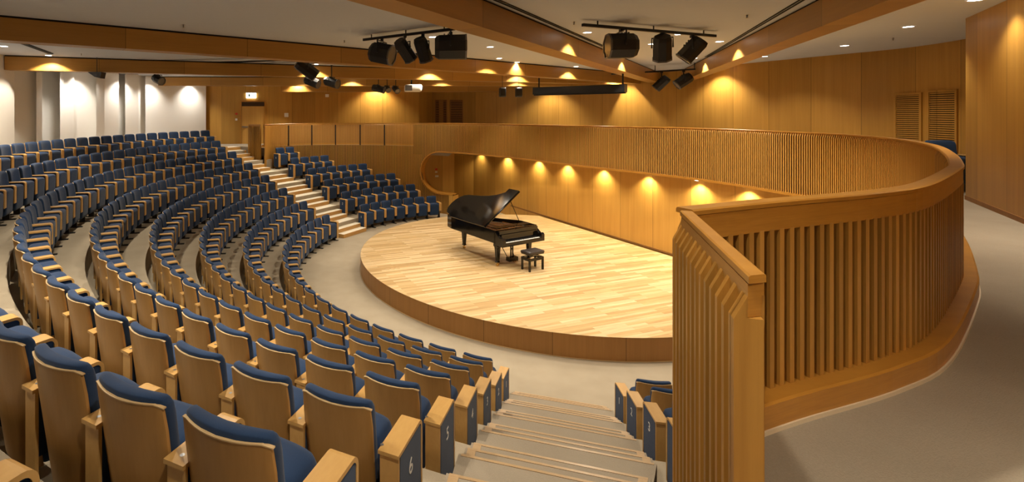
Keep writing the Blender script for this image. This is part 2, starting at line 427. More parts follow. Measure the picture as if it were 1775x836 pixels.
# order so that the cut is the closing edge
start=max(range(len(poly)),key=lambda i:(poly[i]-poly[i-1]).length)
poly=poly[start:]+poly[:start]
st=empty('stage',(SC.x,SC.y,0),0,'low round concert stage of pale planks with brown curved fascia','stage')
sb=MB(); n=len(poly); sb.add([(p.x,p.y,SH) for p in poly],[tuple(range(n))]); sb.build('stage_floor',M['plank'],st)
fb=MB(); pth=[(p,(p-SC).normalized(),0) for p in poly]
fb.sweep(pth,[(-.02,.0),(0,0),(0,SH-.004),(-.02,SH-.004)]); fb.build('fascia',M['fascia'],st)
tb=MB(); tb.sweep(pth,[(.0,-.0),(.012,0),(.012,.012),(.0,.012)]); o=tb.build('base_trim',M['edgewood'],st)
# floor socket plates
fs_=ray(681,4.17*F/(467-YH))
for i in range(3):
    b=MB(); p=fs_+Vector((.14*i-.14,.05*i)); b.box((p.x-.05,p.y-.04,SH),(p.x+.05,p.y+.04,SH+.006)); o=b.build('floor_socket',M['edgewood'])
    tag(o,['left','middle','right'][i]+' one of three small socket plates set in the stage planks','socket','socket plates in the stage floor')
# stage wall
sw=[Vector((-4.0,10.35)),Vector((-1.15,11.0)),WP,WP+WD*7.0,WP+WD*13.2]
wall('wall_stage',[Vector((-4.0,10.35)),Vector((-1.0,10.95))]+[WP+WD*t for t in (-4.0,0,3,6,9,13.4)],0,ZT+.02,M['stagewall'])
bb=MB(); bb.sweep([(WP+WD*t,WN,SH if -1<t<9.6 else 0) for t in (-.9,9.5)],[(0,0),(.015,0),(.015,.06),(0,.06)]); struct('baseboard_stage',bb,M['backing'])
# wall devices seen through the opening
D=24.6
for i,(y,mt,lb,ct) in enumerate(((291,'red','small red fire call point on the stage wall left of the opening','fire call point'),(297,'whitep','small white switch below the red call point by the opening','switch'),(304,'whitep','wider white socket plate lowest below the red call point','socket'))):
    D=25.0; p=ray(756+(1 if i==2 else 0),D); w=.10 if i<2 else .15
    b=MB(); z=hz(y,D); b.box((p.x-w/2,p.y-.40,z-.05),(p.x+w/2,p.y+.05,z+.05))
# ------------------------------------------------------------------ slatted drum
scr=empty('slatted_screen',(SCR.at(0)[0].x,SCR.at(0)[0].y,0),0,'tall curved screen of upright oak slats wrapping round behind the stage with handrail','screen')
def fin(mb,p,d,n,z0,z1,w=.021,a=-.06,b=.06):
    q=[p+n*a-d*w/2,p+n*a+d*w/2,p+n*b+d*w/2,p+n*b-d*w/2]
    mb.prism([(v.x,v.y) for v in q],z0,z1)
def slat(mb,p,d,n,z0,zr,w=.022,full=True):
    prof=[(.05,z0),(-.032,z0),(-.032,zr-.10),(-.004,zr-.03),(-.004,zr-.135),(.05,zr-.135)] if full else [(.05,z0),(-.032,z0),(-.032,zr),(.05,zr)]
    k=len(prof); vs=[]
    for s2 in (-w/2,w/2):
        for (nn,z) in prof:
            q=p+d*s2+n*nn; vs.append((q.x,q.y,z))
    mb.add(vs,[tuple(range(k-1,-1,-1)),tuple(range(k,2*k))]+[(j,(j+1)%k,k+(j+1)%k,k+j) for j in range(k)])
def spacing(u):
    if u<4: return .0735
    if u<8: return .0735-(u-4)/4*.0205
    if u<20: return .053
    return .060
fins=[]; u=.03
while u<SCR.L-.03:
    p,d=SCR.at(u); n_=outn(p,d); op=opening(u); zr=railz(u)
    if op is None: fins.append(((p-CAM).length,p,d,n_,0.0,zr,True))
    else:
        t,b=op; fins.append(((p-CAM).length,p,d,n_,t+.03,zr,True))
        if b: fins.append(((p-CAM).length,p,d,n_,0,b-.03,False))
    u+=spacing(u)
fins.sort(key=lambda f:f[0])
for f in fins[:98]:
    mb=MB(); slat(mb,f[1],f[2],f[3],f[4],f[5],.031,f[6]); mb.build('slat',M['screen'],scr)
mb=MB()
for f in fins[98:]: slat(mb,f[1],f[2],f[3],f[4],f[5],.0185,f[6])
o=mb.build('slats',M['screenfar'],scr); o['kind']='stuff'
# backing panels
def band(name,u0,u1,zf0,zf1,mat,a=-.008,b=.008,step=.1):
    mb=MB(); k=max(2,int((u1-u0)/step)); 
    for i in range(k):
        ua=u0+(u1-u0)*i/k; ub_=u0+(u1-u0)*(i+1)/k
        pa,da=SCR.at(ua); pb,dB=SCR.at(ub_); na=outn(pa,da); nb=outn(pb,dB)
        vs=[]
        for p,n_,u in ((pa,na,ua),(pb,nb,ub_)):
            z0=zf0(u); z1=zf1(u)
            for off in (a,b):
                q=p+n_*off; vs+=[(q.x,q.y,z0),(q.x,q.y,z1)]
        fs=[(0,4,5,1),(2,3,7,6),(1,5,7,3),(0,2,6,4)]
        uv=[[(ua,z0),(ub_,z0),(ub_,z1),(ua,z1)]]*4
        mb.add(vs,fs,uv)
    return mb.build(name,mat,scr)
uJ=SCR.near((-3.3,8.6))
for (a_,b_,mt_) in ((0,uJ,M['gapwood']),(uJ,SCR.L,M['backing'])):  # gaps painted in shade up to the joint, lit-looking panel tone beyond
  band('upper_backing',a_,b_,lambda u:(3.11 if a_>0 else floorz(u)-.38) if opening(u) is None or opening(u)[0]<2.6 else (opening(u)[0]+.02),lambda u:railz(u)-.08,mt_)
def lowz0(u): return 0
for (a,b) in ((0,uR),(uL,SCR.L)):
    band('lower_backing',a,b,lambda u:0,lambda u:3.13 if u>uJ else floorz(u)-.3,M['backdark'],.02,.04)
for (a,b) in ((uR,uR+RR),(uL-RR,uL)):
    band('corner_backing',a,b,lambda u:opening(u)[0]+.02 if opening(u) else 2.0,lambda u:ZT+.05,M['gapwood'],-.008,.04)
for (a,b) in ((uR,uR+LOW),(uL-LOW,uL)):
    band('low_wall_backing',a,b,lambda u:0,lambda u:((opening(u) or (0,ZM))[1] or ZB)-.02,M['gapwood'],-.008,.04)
# panel joints on the far left
for x in (500,541,582,625,666):
    best=min((abs(CX+(SCR.at(u/20)[0].x-CAM.x)/(SCR.at(u/20)[0].y-CAM.y)*F-x),u/20) for u in range(int(uL*20),int(SCR.L*20)))
    u=best[1]; p,d=SCR.at(u); mb=MB(); fin(mb,p,d,outn(p,d),ZLAND,railz(u)-.08,.05,-.07,.0)
    mb.build('joint_post',M['backdark'],scr)
# handrail
def railpath(u0,u1,step=.12):
    k=int((u1-u0)/step); out=[]
    for i in range(k+1):
        u=u0+(u1-u0)*i/k; p,d=SCR.at(u); out.append((p,outn(p,d),railz(u)))
    return out
mb=MB(); mb.sweep(railpath(0,SCR.L),[(-.03,-.024),(-.03,-.006),(-.022,0),(.045,0),(.055,-.006),(.055,-.024)]); 
mb.build('handrail_cap',M['rail'],scr)
mb=MB(); mb.sweep(railpath(0,SCR.L),[(.0,-.14),(.0,-.028),(.048,-.028),(.048,-.14)]); mb.build('handrail',M['rail'],scr)
# ledge at balcony foot
def ledgepath(): 
    out=[]; k=int(SCR.L/.12)
    for i in range(k+1):
        u=SCR.L*i/k; p,d=SCR.at(u); out.append((p,outn(p,d),floorz(u)))
    return out
mb=MB(); mb.sweep(ledgepath(),[(.0,.02),(.13,.02),(.13,.125),(.12,.133),(.0,.133)]); mb.build('kickboard',M['rail'],scr)
mb=MB(); mb.sweep(ledgepath(),[(.0,.0),(.138,.0),(.138,.02),(.0,.02)]); tag(mb.build('edge_strip',M['strip'],scr),'pale strip at the carpet edge')
# opening rim
def rimpts():
    pts=[]
    pts.append((uL-LOW,ZB)); 
    k=8
    for i in range(1,k): pts.append((uL-LOW+(LOW-RR)*i/k,ZB))
    for i in range(0,25):
        a=-PI/2+PI*i/24; pts.append((uL-RR+RR*math.cos(a),ZM+RR*math.sin(a)))
    L=(uL-RR)-(uR+RR); k=int(L/.15)
    for i in range(1,k): pts.append((uL-RR-L*i/k,ZT))
    for i in range(0,25):
        a=PI/2+PI*i/24; pts.append((uR+RR+RR*math.cos(a),ZM+RR*math.sin(a)))
    for i in range(1,9): pts.append((uR+RR+(LOW-RR)*i/8,ZB))
    return pts
rp=rimpts(); mb=MB(); vs=[];fs=[];uv=[]
for i,(u,z) in enumerate(rp):
    a=rp[max(0,i-1)]; b=rp[min(len(rp)-1,i+1)]
    tu,tz=b[0]-a[0],b[1]-a[1]; l=math.hypot(tu,tz) or 1; tu/=l; tz/=l
    ou,oz=tz,-tu       # pointing out of the opening
    for (t,nn) in ((0,-.085),(.055,-.085),(.055,.42),(0,.42)):
        uu=u+ou*t; zz=z+oz*t; p,d=SCR.at(uu); q=p+outn(p,d)*nn; vs.append((q.x,q.y,zz))
for i in range(len(rp)-1):
    for k in range(4):
        k2=(k+1)%4; fs.append((i*4+k,i*4+k2,(i+1)*4+k2,(i+1)*4+k)); uv.append([(k*.3,i*.1),(k2*.3,i*.1),(k2*.3,i*.1+.1),(k*.3,i*.1+.1)])
mb.add(vs,fs,uv); tag(mb.build('opening_rim',M['rail'],scr),'smooth curved wooden rim lining the stage opening')
for u in (uL-LOW,uR+LOW):
    s_=1 if u<uL-1 and u>uL-3 else -1
    p,d=SCR.at(u); n_=outn(p,d); mb=MB(); dd=d*s_
    q=[p-n_*.09,p-n_*.09+dd*.2,p+n_*.42+dd*.2,p+n_*.42]
    if s_<0: q=q[::-1]
    mb.prism([(v.x,v.y) for v in q],0,ZB-.05); mb.build('end_post',M['stagewall'],scr)
# side legs beside the two flights of stairs
def leg(L,zr,zlow,side,label,gaz):
    a,b=L; d=(b-a).normalized(); a=a+d*(.06 if side<0 else .24); n_=Vector((d.y,-d.x))*side; ln=(b-a).length
    r=empty('slatted_end_screen',(b.x,b.y,zlow),0,label,'screen','slatted end screens beside the stairs')
    k=int(ln/.072)
    for i in range(k+1):
        p=a+d*(ln-.05)*i/k
        prof=[(.045,zlow),(-.03,zlow),(-.03,zr-.125),(.001,zr-.06),(.045,zr-.06)]
        m_=MB(); w=.025; vs=[]
        for s2 in (-w/2,w/2):
            for (nn,z) in prof:
                q=p+d*s2+n_*nn; vs.append((q.x,q.y,z))
        fs=[(4,3,2,1,0),(5,6,7,8,9)]+[(j,(j+1)%5,5+(j+1)%5,5+j) for j in range(5)]
        m_.add(vs,fs); m_.build('slat',M['screen'],r)
    ne=Vector((1.14,.26)) if side<0 else n_
    m_=MB(); m_.sweep([(a-d*.02,n_,zr),(b,ne,zr)],[(0,-.022),(0,-.004),(.006,0),(.044,0),(.05,-.004),(.05,-.022)]); m_.build('handrail_cap',M['rail'],r)
    m_=MB(); m_.sweep([(a,n_,zr),(b-d*.01,ne,zr)],[(.001,-.115),(.001,-.026),(.048,-.026),(.048,-.115)]); m_.build('handrail',M['rail'],r)
    m_=MB(); pr=[(.036,zlow),(-.03,zlow),(-.03,zr-.125),(.001,zr-.06),(.001,zr-.117),(.036,zr-.117)]; vs=[]
    for s2 in (-.055,-.012):
        for (nn,z) in pr:
            q=b+d*s2+n_*nn; vs.append((q.x,q.y,z))
    m_.add(vs,[(5,4,3,2,1,0),(6,7,8,9,10,11)]+[(t,(t+1)%6,6+(t+1)%6,6+t) for t in range(6)]); m_.build('end_board',M['screen'],r)
    m_=MB(); m_.sweep([(a,n_,0),(b-d*.08,n_,0)],[(.030,zlow),(.030,zr-.13),(.042,zr-.13),(.042,zlow)]); m_.build('backing_panel',M['gapwood'],r)
leg(LEG1,EYE-.434,2.2,-1,'short slatted end screen in the foreground with a handrail running towards the viewer',0)
leg(LEG2,EYE-.56,1.9,1,'short slatted end screen at the top of the far stairs before the door',0)
# ------------------------------------------------------------------ stairs
def stairs(name,label,p0,u,v,steps,lat,mt_tread,mt_riser,nos):
    """p0 centre of first nosing, u horizontal direction upwards, v to the right, lat(s) -> (left,right)"""
    r=empty(name,(p0.x,p0.y,0),0,label,'stairs'); s=0
    for j in range(1,steps+1):
        dep=.28 if j%3 else .405
        if j==steps: dep=.5
        z=j*.1372; s1=s+dep+.01
        def P(ss,side,ins=0,z=z):
            l,r_=lat(ss); return p0+u*ss+v*((l+ins) if side<0 else (r_-ins))
        q=[P(s,-1),P(s,1),P(s1,1),P(s1,-1)]
        m_=MB(); m_.prism([(t.x,t.y) for t in ccwv(q)],z-.135 if j>1 else 0,z-.004); st_=m_.build('step',mt_riser,r)
        m_=MB(); m_.prism([(t.x,t.y) for t in ccwv([P(s+.002,-1),P(s+.002,1),P(s1,1),P(s1,-1)])],z-.004,z+.002); m_.build('tread',mt_tread,st_,off=(p0.x,p0.y,0))
        if nos=='tape':
            m_=MB(); m_.prism([(t.x,t.y) for t in ccwv([P(s,-1,.02),P(s,1,.02),P(s+.024,1,.02),P(s+.024,-1,.02)])],z+.0022,z+.006)
            if j%3:
                for sd in (-1,1):
                    m_.prism([(t.x,t.y) for t in ccwv([P(s+.024,sd,.02),P(s1,sd,.02),P(s1,sd,.085),P(s+.024,sd,.085)])],z+.0022,z+.0055)
            m_.build('nosing_strip',M['tape'],st_,off=(p0.x,p0.y,0))
        s+=dep
    return r
def ccwv(c):
    A=sum(c[i].x*c[(i+1)%4].y-c[(i+1)%4].x*c[i].y for i in range(4)); return c if A>0 else c[::-1]
def lerp1(s,a,b,x,y): t=max(0,min(1,(s-a)/(b-a))); return x+(y-x)*t
UA=Vector((-.330,-.944)).normalized(); VA=Vector((.953,-.303)).normalized(); PA=Vector((-2.08,-6.52))
LATA=lambda s:(-.80-s*.03,.585 if s<3.4 else lerp1(s,3.4,5.1,.585,.09))
stairs('aisle_stairs','carpeted aisle stairs in the foreground descending to the stage with pale wood nosing strips',PA,UA,VA,23,LATA,M['carpetup'],M['carpetup'],'tape')
UB=Vector((-.80,.60)); VB=Vector((.60,.80)); PB=Vector((-5.79,4.185))
LATB=lambda s:(-.71-s*.085,.62 if s<3.6 else lerp1(s,3.6,5.0,.62,-.10))
stairs('wooden_stairs','far flight of stairs with orange wood risers and bright pale treads up to the door',PB,UB,VB,22,LATB,M['tread'],M['riser'],'led')  # no nosing light is built; the lit look comes from the tread colour
def clear(th0,r,sgn,P0,U,V,LAT,sidepos,step,mg=.05):
    """turn the end seat of a row away from the stairs until its end panel is clear of them"""
    th=th0
    for _ in range(60):
        ok=True
        for y in (-.03,.2,.39):
            q=pol(r+y,th); t=Vector((math.cos(math.radians(th)),-math.sin(math.radians(th)))); q=q-t*mg*sgn
            d=q-P0; ss=d.dot(U); l,rr=LAT(max(0,ss))
            if ss>-.35 and (d.dot(V)<rr+.02 if sidepos>0 else d.dot(V)>l-.02): ok=False
        if ok: return th
        th+=step
    return th
# ------------------------------------------------------------------ chairs
def shell_y(x,z): u=x/.24; return .27+(z-.2)*.13+.065*(1-u*u)
def shell_mesh():
    mb=MB(); nx,nz=12,6; W=.230
    def P(i,k,off):
        x=-W+2*W*i/nx; z=.17+(.898-.17)*k/nz
        if k==nz and i in (0,nx): z-=.018; x*=.97
        return (x*(.96+.04*k/nz),shell_y(x,z)+off,z)
    vs=[P(i,k,0) for k in range(nz+1) for i in range(nx+1)]+[P(i,k,.014) for k in range(nz+1) for i in range(nx+1)]
    m=(nx+1)*(nz+1); fs=[]
    for k in range(nz):
        for i in range(nx):
            a=k*(nx+1)+i; fs.append((a,a+1,a+nx+2,a+nx+1)); fs.append((m+a,m+a+nx+1,m+a+nx+2,m+a+1))
    mb.add(vs,fs,smooth=True)
    for k in range(nz):
        for i in (0,nx):
            a=k*(nx+1)+i; f=(a,a+nx+1,m+a+nx+1,m+a) if i==0 else (a,m+a,m+a+nx+1,a+nx+1); mb.f.append(f); mb.sm.append(False)
    return mb.mesh('back_shell',M['chairwood'])
def edge_mesh():
    mb=MB(); nx=12; W=.230; vs=[]; fs=[]
    pts=[]
    pts+= [(-W+2*W*i/nx,.900-(.016 if i in (0,nx) else 0)) for i in range(nx+1)]
    for x,z in pts:
        y=shell_y(x,z)
        for (a,b) in ((-.001,-.003),(-.001,.002),(.0155,.002),(.0155,-.003)): 
            if abs(z-.900)<.02 and abs(x)<W*1.01 : vs.append((x,y+a,z+b))
            else: vs.append((x+math.copysign(b,x),y+a,z))
    for i in range(len(pts)-1):
        for k in range(4): fs.append((i*4+k,(i+1)*4+k,(i+1)*4+(k+1)%4,i*4+(k+1)%4))
    mb.add(vs,fs); return mb.mesh('shell_edge',M['edgewood'])
def cushion_mesh():
    mb=MB()
    def w(P):
        z=.672+P.z; x=P.x; 
        y=shell_y(max(-.24,min(.24,x)),z)-.037+P.y
        if P.y<0: y-=.012*math.cos(min(1,abs(x)/.23)*PI/2)
        if z>.86: y+= (z-.86)*.2
        z-= .012*(abs(x)/.23)**4
        return Vector((x,y,z))
    mb.rbox((.452,.072,.52),.034,(10,4,8),w); return mb.mesh('back_cushion',M['blue'])
def seat_mesh():
    mb=MB()
    def w(P):
        z=.405+P.z; y=.142+P.y-(z-.395)*.04
        if z>.5: z-=.03*((P.x)/.21)**2
        return Vector((P.x,y,z))
    mb.rbox((.432,.262,.515),.06,(8,6,8),w); return mb.mesh('seat_cushion',M['blue'])
def arm_meshes(x0,end):
    w=.062 if end==1 else .056
    mb=MB(); path=[(.0,.33),(.0,.63)]
    if end: path=[(.0,.10),(.0,.63)]
    for i in range(1,6):
        a=PI-PI/2*i/5; path.append((.05+.05*math.cos(a),.63+.052*math.sin(a)))
    path.append((.385,.682)); T=.02; n=len(path); vs=[];fs=[]
    for i,(y,z) in enumerate(path):
        a=path[max(0,i-1)];b=path[min(n-1,i+1)]; ty,tz=b[0]-a[0],b[1]-a[1]; l=math.hypot(ty,tz); ty/=l;tz/=l
        ny,nz_=tz,-ty
        for (xx,t) in ((-w,0),(w,0),(w,T),(-w,T)): vs.append((x0+xx,y+ny*t,z+nz_*t))
    for i in range(n-1):
        for k in range(4): fs.append((i*4+k,(i+1)*4+k,(i+1)*4+(k+1)%4,i*4+(k+1)%4))
    fs+= [(0,1,2,3),((n-1)*4+3,(n-1)*4+2,(n-1)*4+1,(n-1)*4)]
    mb.add(vs,fs)
    mb.box((x0-w+.006,.352,.08 if end else .2),(x0+w-.006,.37,.66))
    A=mb.mesh('armrest',M['armwood'])
    mb=MB(); w2=w-.010 if not end else w-.003; mb.box((x0-w2,.022,.10 if end else .31),(x0+w2,.351,.66)); B=mb.mesh('arm_panel',M['blue'])
    mb=MB(); mb.box((x0-.022,.10,.015),(x0+.022,.22,.32)); mb.box((x0-.03,-.01,0),(x0+.03,.30,.02)); C=mb.mesh('leg',M['black'])
    return A,B,C
ME={'shell':shell_mesh(),'edge':edge_mesh(),'cush':cushion_mesh(),'seat':seat_mesh()}
AX=.2765; AXE=.335
ARM={}
for side in (-1,1):
    for end in (0,1,2): ARM[(side,end)]=arm_meshes((AXE if end==1 else AX)*side,end)
mb=MB(); mb.disc((0,0,0),.011,10); SCREW=mb.mesh('screw',M['steel'])
def text_mesh(t,size):
    cu=bpy.data.curves.new('t','FONT'); cu.body=t; cu.size=size; cu.align_x='CENTER'; cu.align_y='CENTER'; cu.extrude=.001
    o=bpy.data.objects.new('t',cu); col.objects.link(o); bpy.context.view_layer.update()
    me=bpy.data.meshes.new_from_object(o.evaluated_get(bpy.context.evaluated_depsgraph_get())); bpy.data.objects.remove(o); me.name='seat_row_number'
    me.materials.clear(); me.materials.append(M['whitep']); return me
NUM={k:text_mesh(str(k),.13) for k in range(1,9)}
ORD=['first','second','third','fourth','fifth','sixth','seventh','eighth','ninth','tenth','eleventh','twelfth','thirteenth','fourteenth','fifteenth','sixteenth','seventeenth','eighteenth','nineteenth','twentieth','twenty-first','twenty-second','twenty-third','twenty-fourth']
ROWN={1:'front row',2:'second row',3:'third row',4:'fourth row',5:'fifth row',6:'sixth row',7:'seventh row',8:'top row'}
def part(name,me,parent,loc=None,rot=None):
    o=bpy.data.objects.new(name,me); col.objects.link(o); o.parent=parent
    if loc: o.location=loc
    if rot: o.rotation_euler=rot
    return o
nchair=0
def chair(r,th,z,arms,label,num=None,detail=False,group='blue auditorium seats in curved rows'):
    global nchair; nchair+=1
    p=pol(r,th); root=empty('auditorium_seat',(p.x,p.y,z),-math.radians(th),label,'seat',group)
    part('back_shell',ME['shell'],root); part('shell_edge',ME['edge'],root)
    part('back_cushion',ME['cush'],root); part('seat_cushion',ME['seat'],root)
    for side,end in arms:
        A,B,C=ARM[(side,end)]
        a=part('armrest',A,root); b=part('arm_panel',B,root); part('leg',C,root)
        if detail: part('screw',SCREW,a,(AX*side,.335,.6826))
        if end and num:
            x=((AXE+.060) if end==1 else (AX+.054))*side; part('row_number',NUM[num],b,(x,.19,.50),(PI/2,0,PI/2*side))
    return root
LEFT0={1:-62.8,2:-63.0,3:-62.6,4:-61.9,5:-61.3,6:-60.9,7:-60.7,8:-59.6}
NEAR0={1:-155.5,2:-155.9,3:-156.15,4:-156.4,5:-156.5,6:-156.7,7:-156.8,8:-156.8}
for k in range(1,9):
    r=R1+(k-1)*DR; z=(k-1)*RISE; l0=clear(LEFT0[k],r,-1,PB,UB,VB,LATB,-1,-.1); n0=clear(NEAR0[k],r,1,PA,UA,VA,LATA,-1,.1,0)+math.degrees(.12/r); span=abs(n0-l0)
    nn=round(math.radians(span)*r/.552); dt=span/nn
    for i in range(nn):
        th=l0-(i+.5)*dt
        arms=[(1,2 if i==0 else 0)]
        if i==nn-1: arms.append((-1,1))
        if i<nn/2: lab='blue tip-up seat in %s of long block, %s from wooden stairs'%(ROWN[k],ORD[i])
        else: lab='blue tip-up seat in %s of long block, %s from carpeted aisle'%(ROWN[k],ORD[nn-1-i])
        c=chair(r,th,z,arms,lab,k if i==nn-1 else None,detail=(k>=5 and i>nn*.6))
FB={1:(-49.4,7),2:(-50.2,7),3:(-50.7,7),4:(-51.2,6),5:(-51.2,4),6:(-51.0,2)}
for k,(t0,nn) in FB.items():
    r=R1+(k-1)*DR+(.06 if k<5 else 0); z=(k-1)*RISE; dt=math.degrees(.553/r); t0=clear(t0,r,1,PB,UB,VB,LATB,1,.1)
    for i in range(nn):
        arms=[(1,0)]
        if i==0: arms.append((-1,2))
        chair(r,t0+(i+.5)*dt,z,arms,'blue tip-up seat in %s of small far block, %s from wooden stairs'%(ROWN[k],ORD[i]),k if i==0 else None)
NB={1:(-167.4,7),2:(-166.7,5),3:(-165.9,4),4:(-165.3,2),5:(-164.6,1)}
for k,(t0,nn) in NB.items():
    r=R1+(k-1)*DR-.08; z=(k-1)*RISE; dt=math.degrees(.553/r); t0=clear(t0,r,-1,PA,UA,VA,LATA,1,-.1,0)-math.degrees(.12/r)
    for i in range(nn):
        arms=[(1,1 if i==0 else 0)]
        if i==nn-1: arms.append((-1,0))
        chair(r,t0-(i+.5)*dt,z,arms,'blue tip-up seat in %s right of the carpeted aisle, %s from it'%(ROWN[k],ORD[i]),k if i==0 else None)
# loose chair behind the balcony by the column
p=ray(1660,8.75); chair(1,0,0,[(1,0),(-1,0)],'dark blue seat standing alone on the balcony beside the wooden column',group='single seat on the balcony')
o=[x for x in bpy.data.objects if x.get('group')=='single seat on the balcony'][0]; o.location=(p.x,p.y,ZUP); o.rotation_euler=(0,0,math.radians(-12)); del o['group']
# ------------------------------------------------------------------ piano
pc=Vector((-1.065,-1.05)); exx=Vector((.88,.475)).normalized(); prz=math.atan2(exx.y,exx.x)
pn=empty('grand_piano',(pc.x,pc.y,SH),prz,'glossy black concert grand piano with its lid propped open on the stage','piano'); pn['_local']=1
def outline(y0=.0,inset=0):
    W=.76-inset; pts=[(-W,y0)]
    pts+=[(W,y0),(W,.88-inset*.3)]
    pts+=[(.72-inset,.98),(.59-inset,1.13),(.44-inset,1.32),(.34-inset,1.56),(.27-inset,1.84),(.225-inset,2.12),(.19-inset,2.36)]
    for i in range(9):
        a=PI*.02+ (PI*.98)*i/8; pts.append((-.27+(.45-inset)*math.cos(a),2.36+(.33-inset)*math.sin(a)))
    pts+=[(-W+.0,2.2)]
    return pts
def ccw(p): 
    A=sum(p[i][0]*p[(i+1)%len(p)][1]-p[(i+1)%len(p)][0]*p[i][1] for i in range(len(p)))
    return p if A>0 else p[::-1]
O=ccw(outline(.28)); I=ccw(outline(.33,.05))
mb=MB(); m=len(O); vs=[(x,y,z) for z in (.66,1.0) for x,y in O]+[(x,y,z) for z in (.66,1.0) for x,y in I]; fs=[]
for i in range(m):
    j=(i+1)%m; fs+=[(i,j,m+j,m+i),(2*m+j,2*m+i,3*m+i,3*m+j),(m+i,m+j,3*m+j,3*m+i)]
mb.add(vs,fs); mb.add([(x,y,.66) for x,y in O],[tuple(range(m-1,-1,-1))])
mb.build('case',M['piano'],pn)
mb=MB(); mb.add([(x,y,.86) for x,y in I],[tuple(range(m))]); sp=mb.build('soundboard',M['gold'],pn)
mb=MB()
for i in range(5):
    x=-.55+i*.27; mb.bar((x,.55,.9),(x-.12,2.3-abs(i-1)*.28,.9),.03,.05)
mb.bar((-.68,.55,.89),(.68,.55,.89),.08,.06); mb.build('iron_frame',M['brass'],sp)
mb=MB()
for i in range(34):
    x=-.66+i*.039; mb.bar((x,.62,.912),(x*.75-.14,1.15+(.95 if x<-.1 else .95-(x+.1)*1.1),.912),.003,.003)
mb.build('strings',M['steel'],sp)
mb=MB()
for sx in (-1,1):
    prof=[(.0,.62),(.0,.80),(.05,.84),(.12,.82),(.2,.88),(.30,.96),(.34,.96),(.34,.62)]
    x0,x1=(sx*.76,sx*.655) if sx>0 else (sx*.655,sx*.76); x0,x1=min(x0,x1),max(x0,x1)
    vs=[(x,y,z) for x in (x0,x1) for y,z in prof]; k=len(prof)
    mb.add(vs,[tuple(range(k-1,-1,-1))[::-1],tuple(range(k,2*k))[::-1]]+[(i,(i+1)%k,k+(i+1)%k,k+i) for i in range(k)])
mb.box((-.66,-.0,.62),(.66,.34,.69)); mb.box((-.66,-.0,.69),(.66,.02,.72)); mb.build('keybed',M['piano'],pn)
mb=MB(); mb.box((-.655,.16,.72),(.655,.19,.90)); mb.box((-.7,.19,.90),(.7,.36,.99)); mb.build('fallboard',M['piano'],pn)
mb=MB()
for i in range(52): mb.box((-.615+i*.02365,.022,.69),(-.615+i*.02365+.0228,.16,.722))
mb.build('white_keys',M['ivory'],pn)
mb=MB()
for i in range(51):
    if i%7 in (1,4): continue
    x=-.615+(i+1)*.02365; mb.box((x-.006,.065,.722),(x+.006,.16,.735))
mb.build('black_keys',M['black'],pn)
mb=MB(); mb.box((-.62,.40,1.0),(.62,.62,1.018)); mb.build('music_desk',M['piano'],pn)
def pleg(x,y):
    mb=MB(); P=[(.62,.075),(.55,.08),(.50,.058),(.14,.036),(.12,.045),(.10,.045)]
    for (z0,w0),(z1,w1) in zip(P,P[1:]):
        vs=[(x+sx*w0,y+sy*w0,z0) for sx,sy in ((-1,-1),(1,-1),(1,1),(-1,1))]+[(x+sx*w1,y+sy*w1,z1) for sx,sy in ((-1,-1),(1,-1),(1,1),(-1,1))]
        mb.add(vs,[(0,4,5,1),(1,5,6,2),(2,6,7,3),(3,7,4,0),(0,1,2,3),(7,6,5,4)])
    mb.box((x-.07,y-.07,.60),(x+.07,y+.07,.67))
    l=mb.build('leg',M['piano'],pn,off=(0,0,0)); l['_local']=1
    mb=MB(); mb.tube([(x-.03,y,.035),(x+.03,y,.035)],.035,12); mb.box((x-.012,y-.02,.06),(x+.012,y+.02,.10)); mb.build('caster',M['brass'],l,off=(0,0,0)); del l['_local']
pleg(-.56,.42); pleg(.60,.42); pleg(-.27,2.2)
mb=MB()
mb.box((-.16,.42,.50),(.16,.50,.66)); mb.box((-.05,.45,.16),(-.02,.48,.52)); mb.box((.02,.45,.16),(.05,.48,.52)); mb.box((-.16,.38,.06),(.16,.52,.16))
mb.bar((-.12,.48,.12),(-.2,.85,.64),.014,.014); mb.bar((.12,.48,.12),(.2,.85,.64),.014,.014)
ly=mb.build('pedal_lyre',M['piano'],pn); 
mb=MB()
for x in (-.07,0,.07): mb.box((x-.012,.30,.065),(x+.012,.40,.08))
mb.build('pedals',M['brass'],ly,off=(0,0,0))
# lid
al=math.radians(34)
lid=[p for p in ccw([(-.78,.66),(.78,.66),(.78,.88)]+[(x+.02,y+.01) for x,y in outline()[3:-1]]+[(-.78,2.2)])]
Ml=Matrix.Translation((-.78,0,1.01))@Matrix.Rotation(-al,4,'Y')@Matrix.Translation((.78,0,0))
mb=MB(); mb.prism(lid,0,.022,Ml); ld=mb.build('lid',M['piano'],pn)
mb=MB(); mb.prism([(-.78,.68),(.78,.68),(.78,1.08),(-.78,1.08)],.026,.046,Ml); mb.build('lid_front_flap',M['piano'],ld,off=(0,0,0))
mb=MB(); tp=Ml@Vector((.55,.95,0)); mb.tube([(.70,.9,1.0),tuple(tp)],.011,8); mb.build('prop_stick',M['piano'],pn)
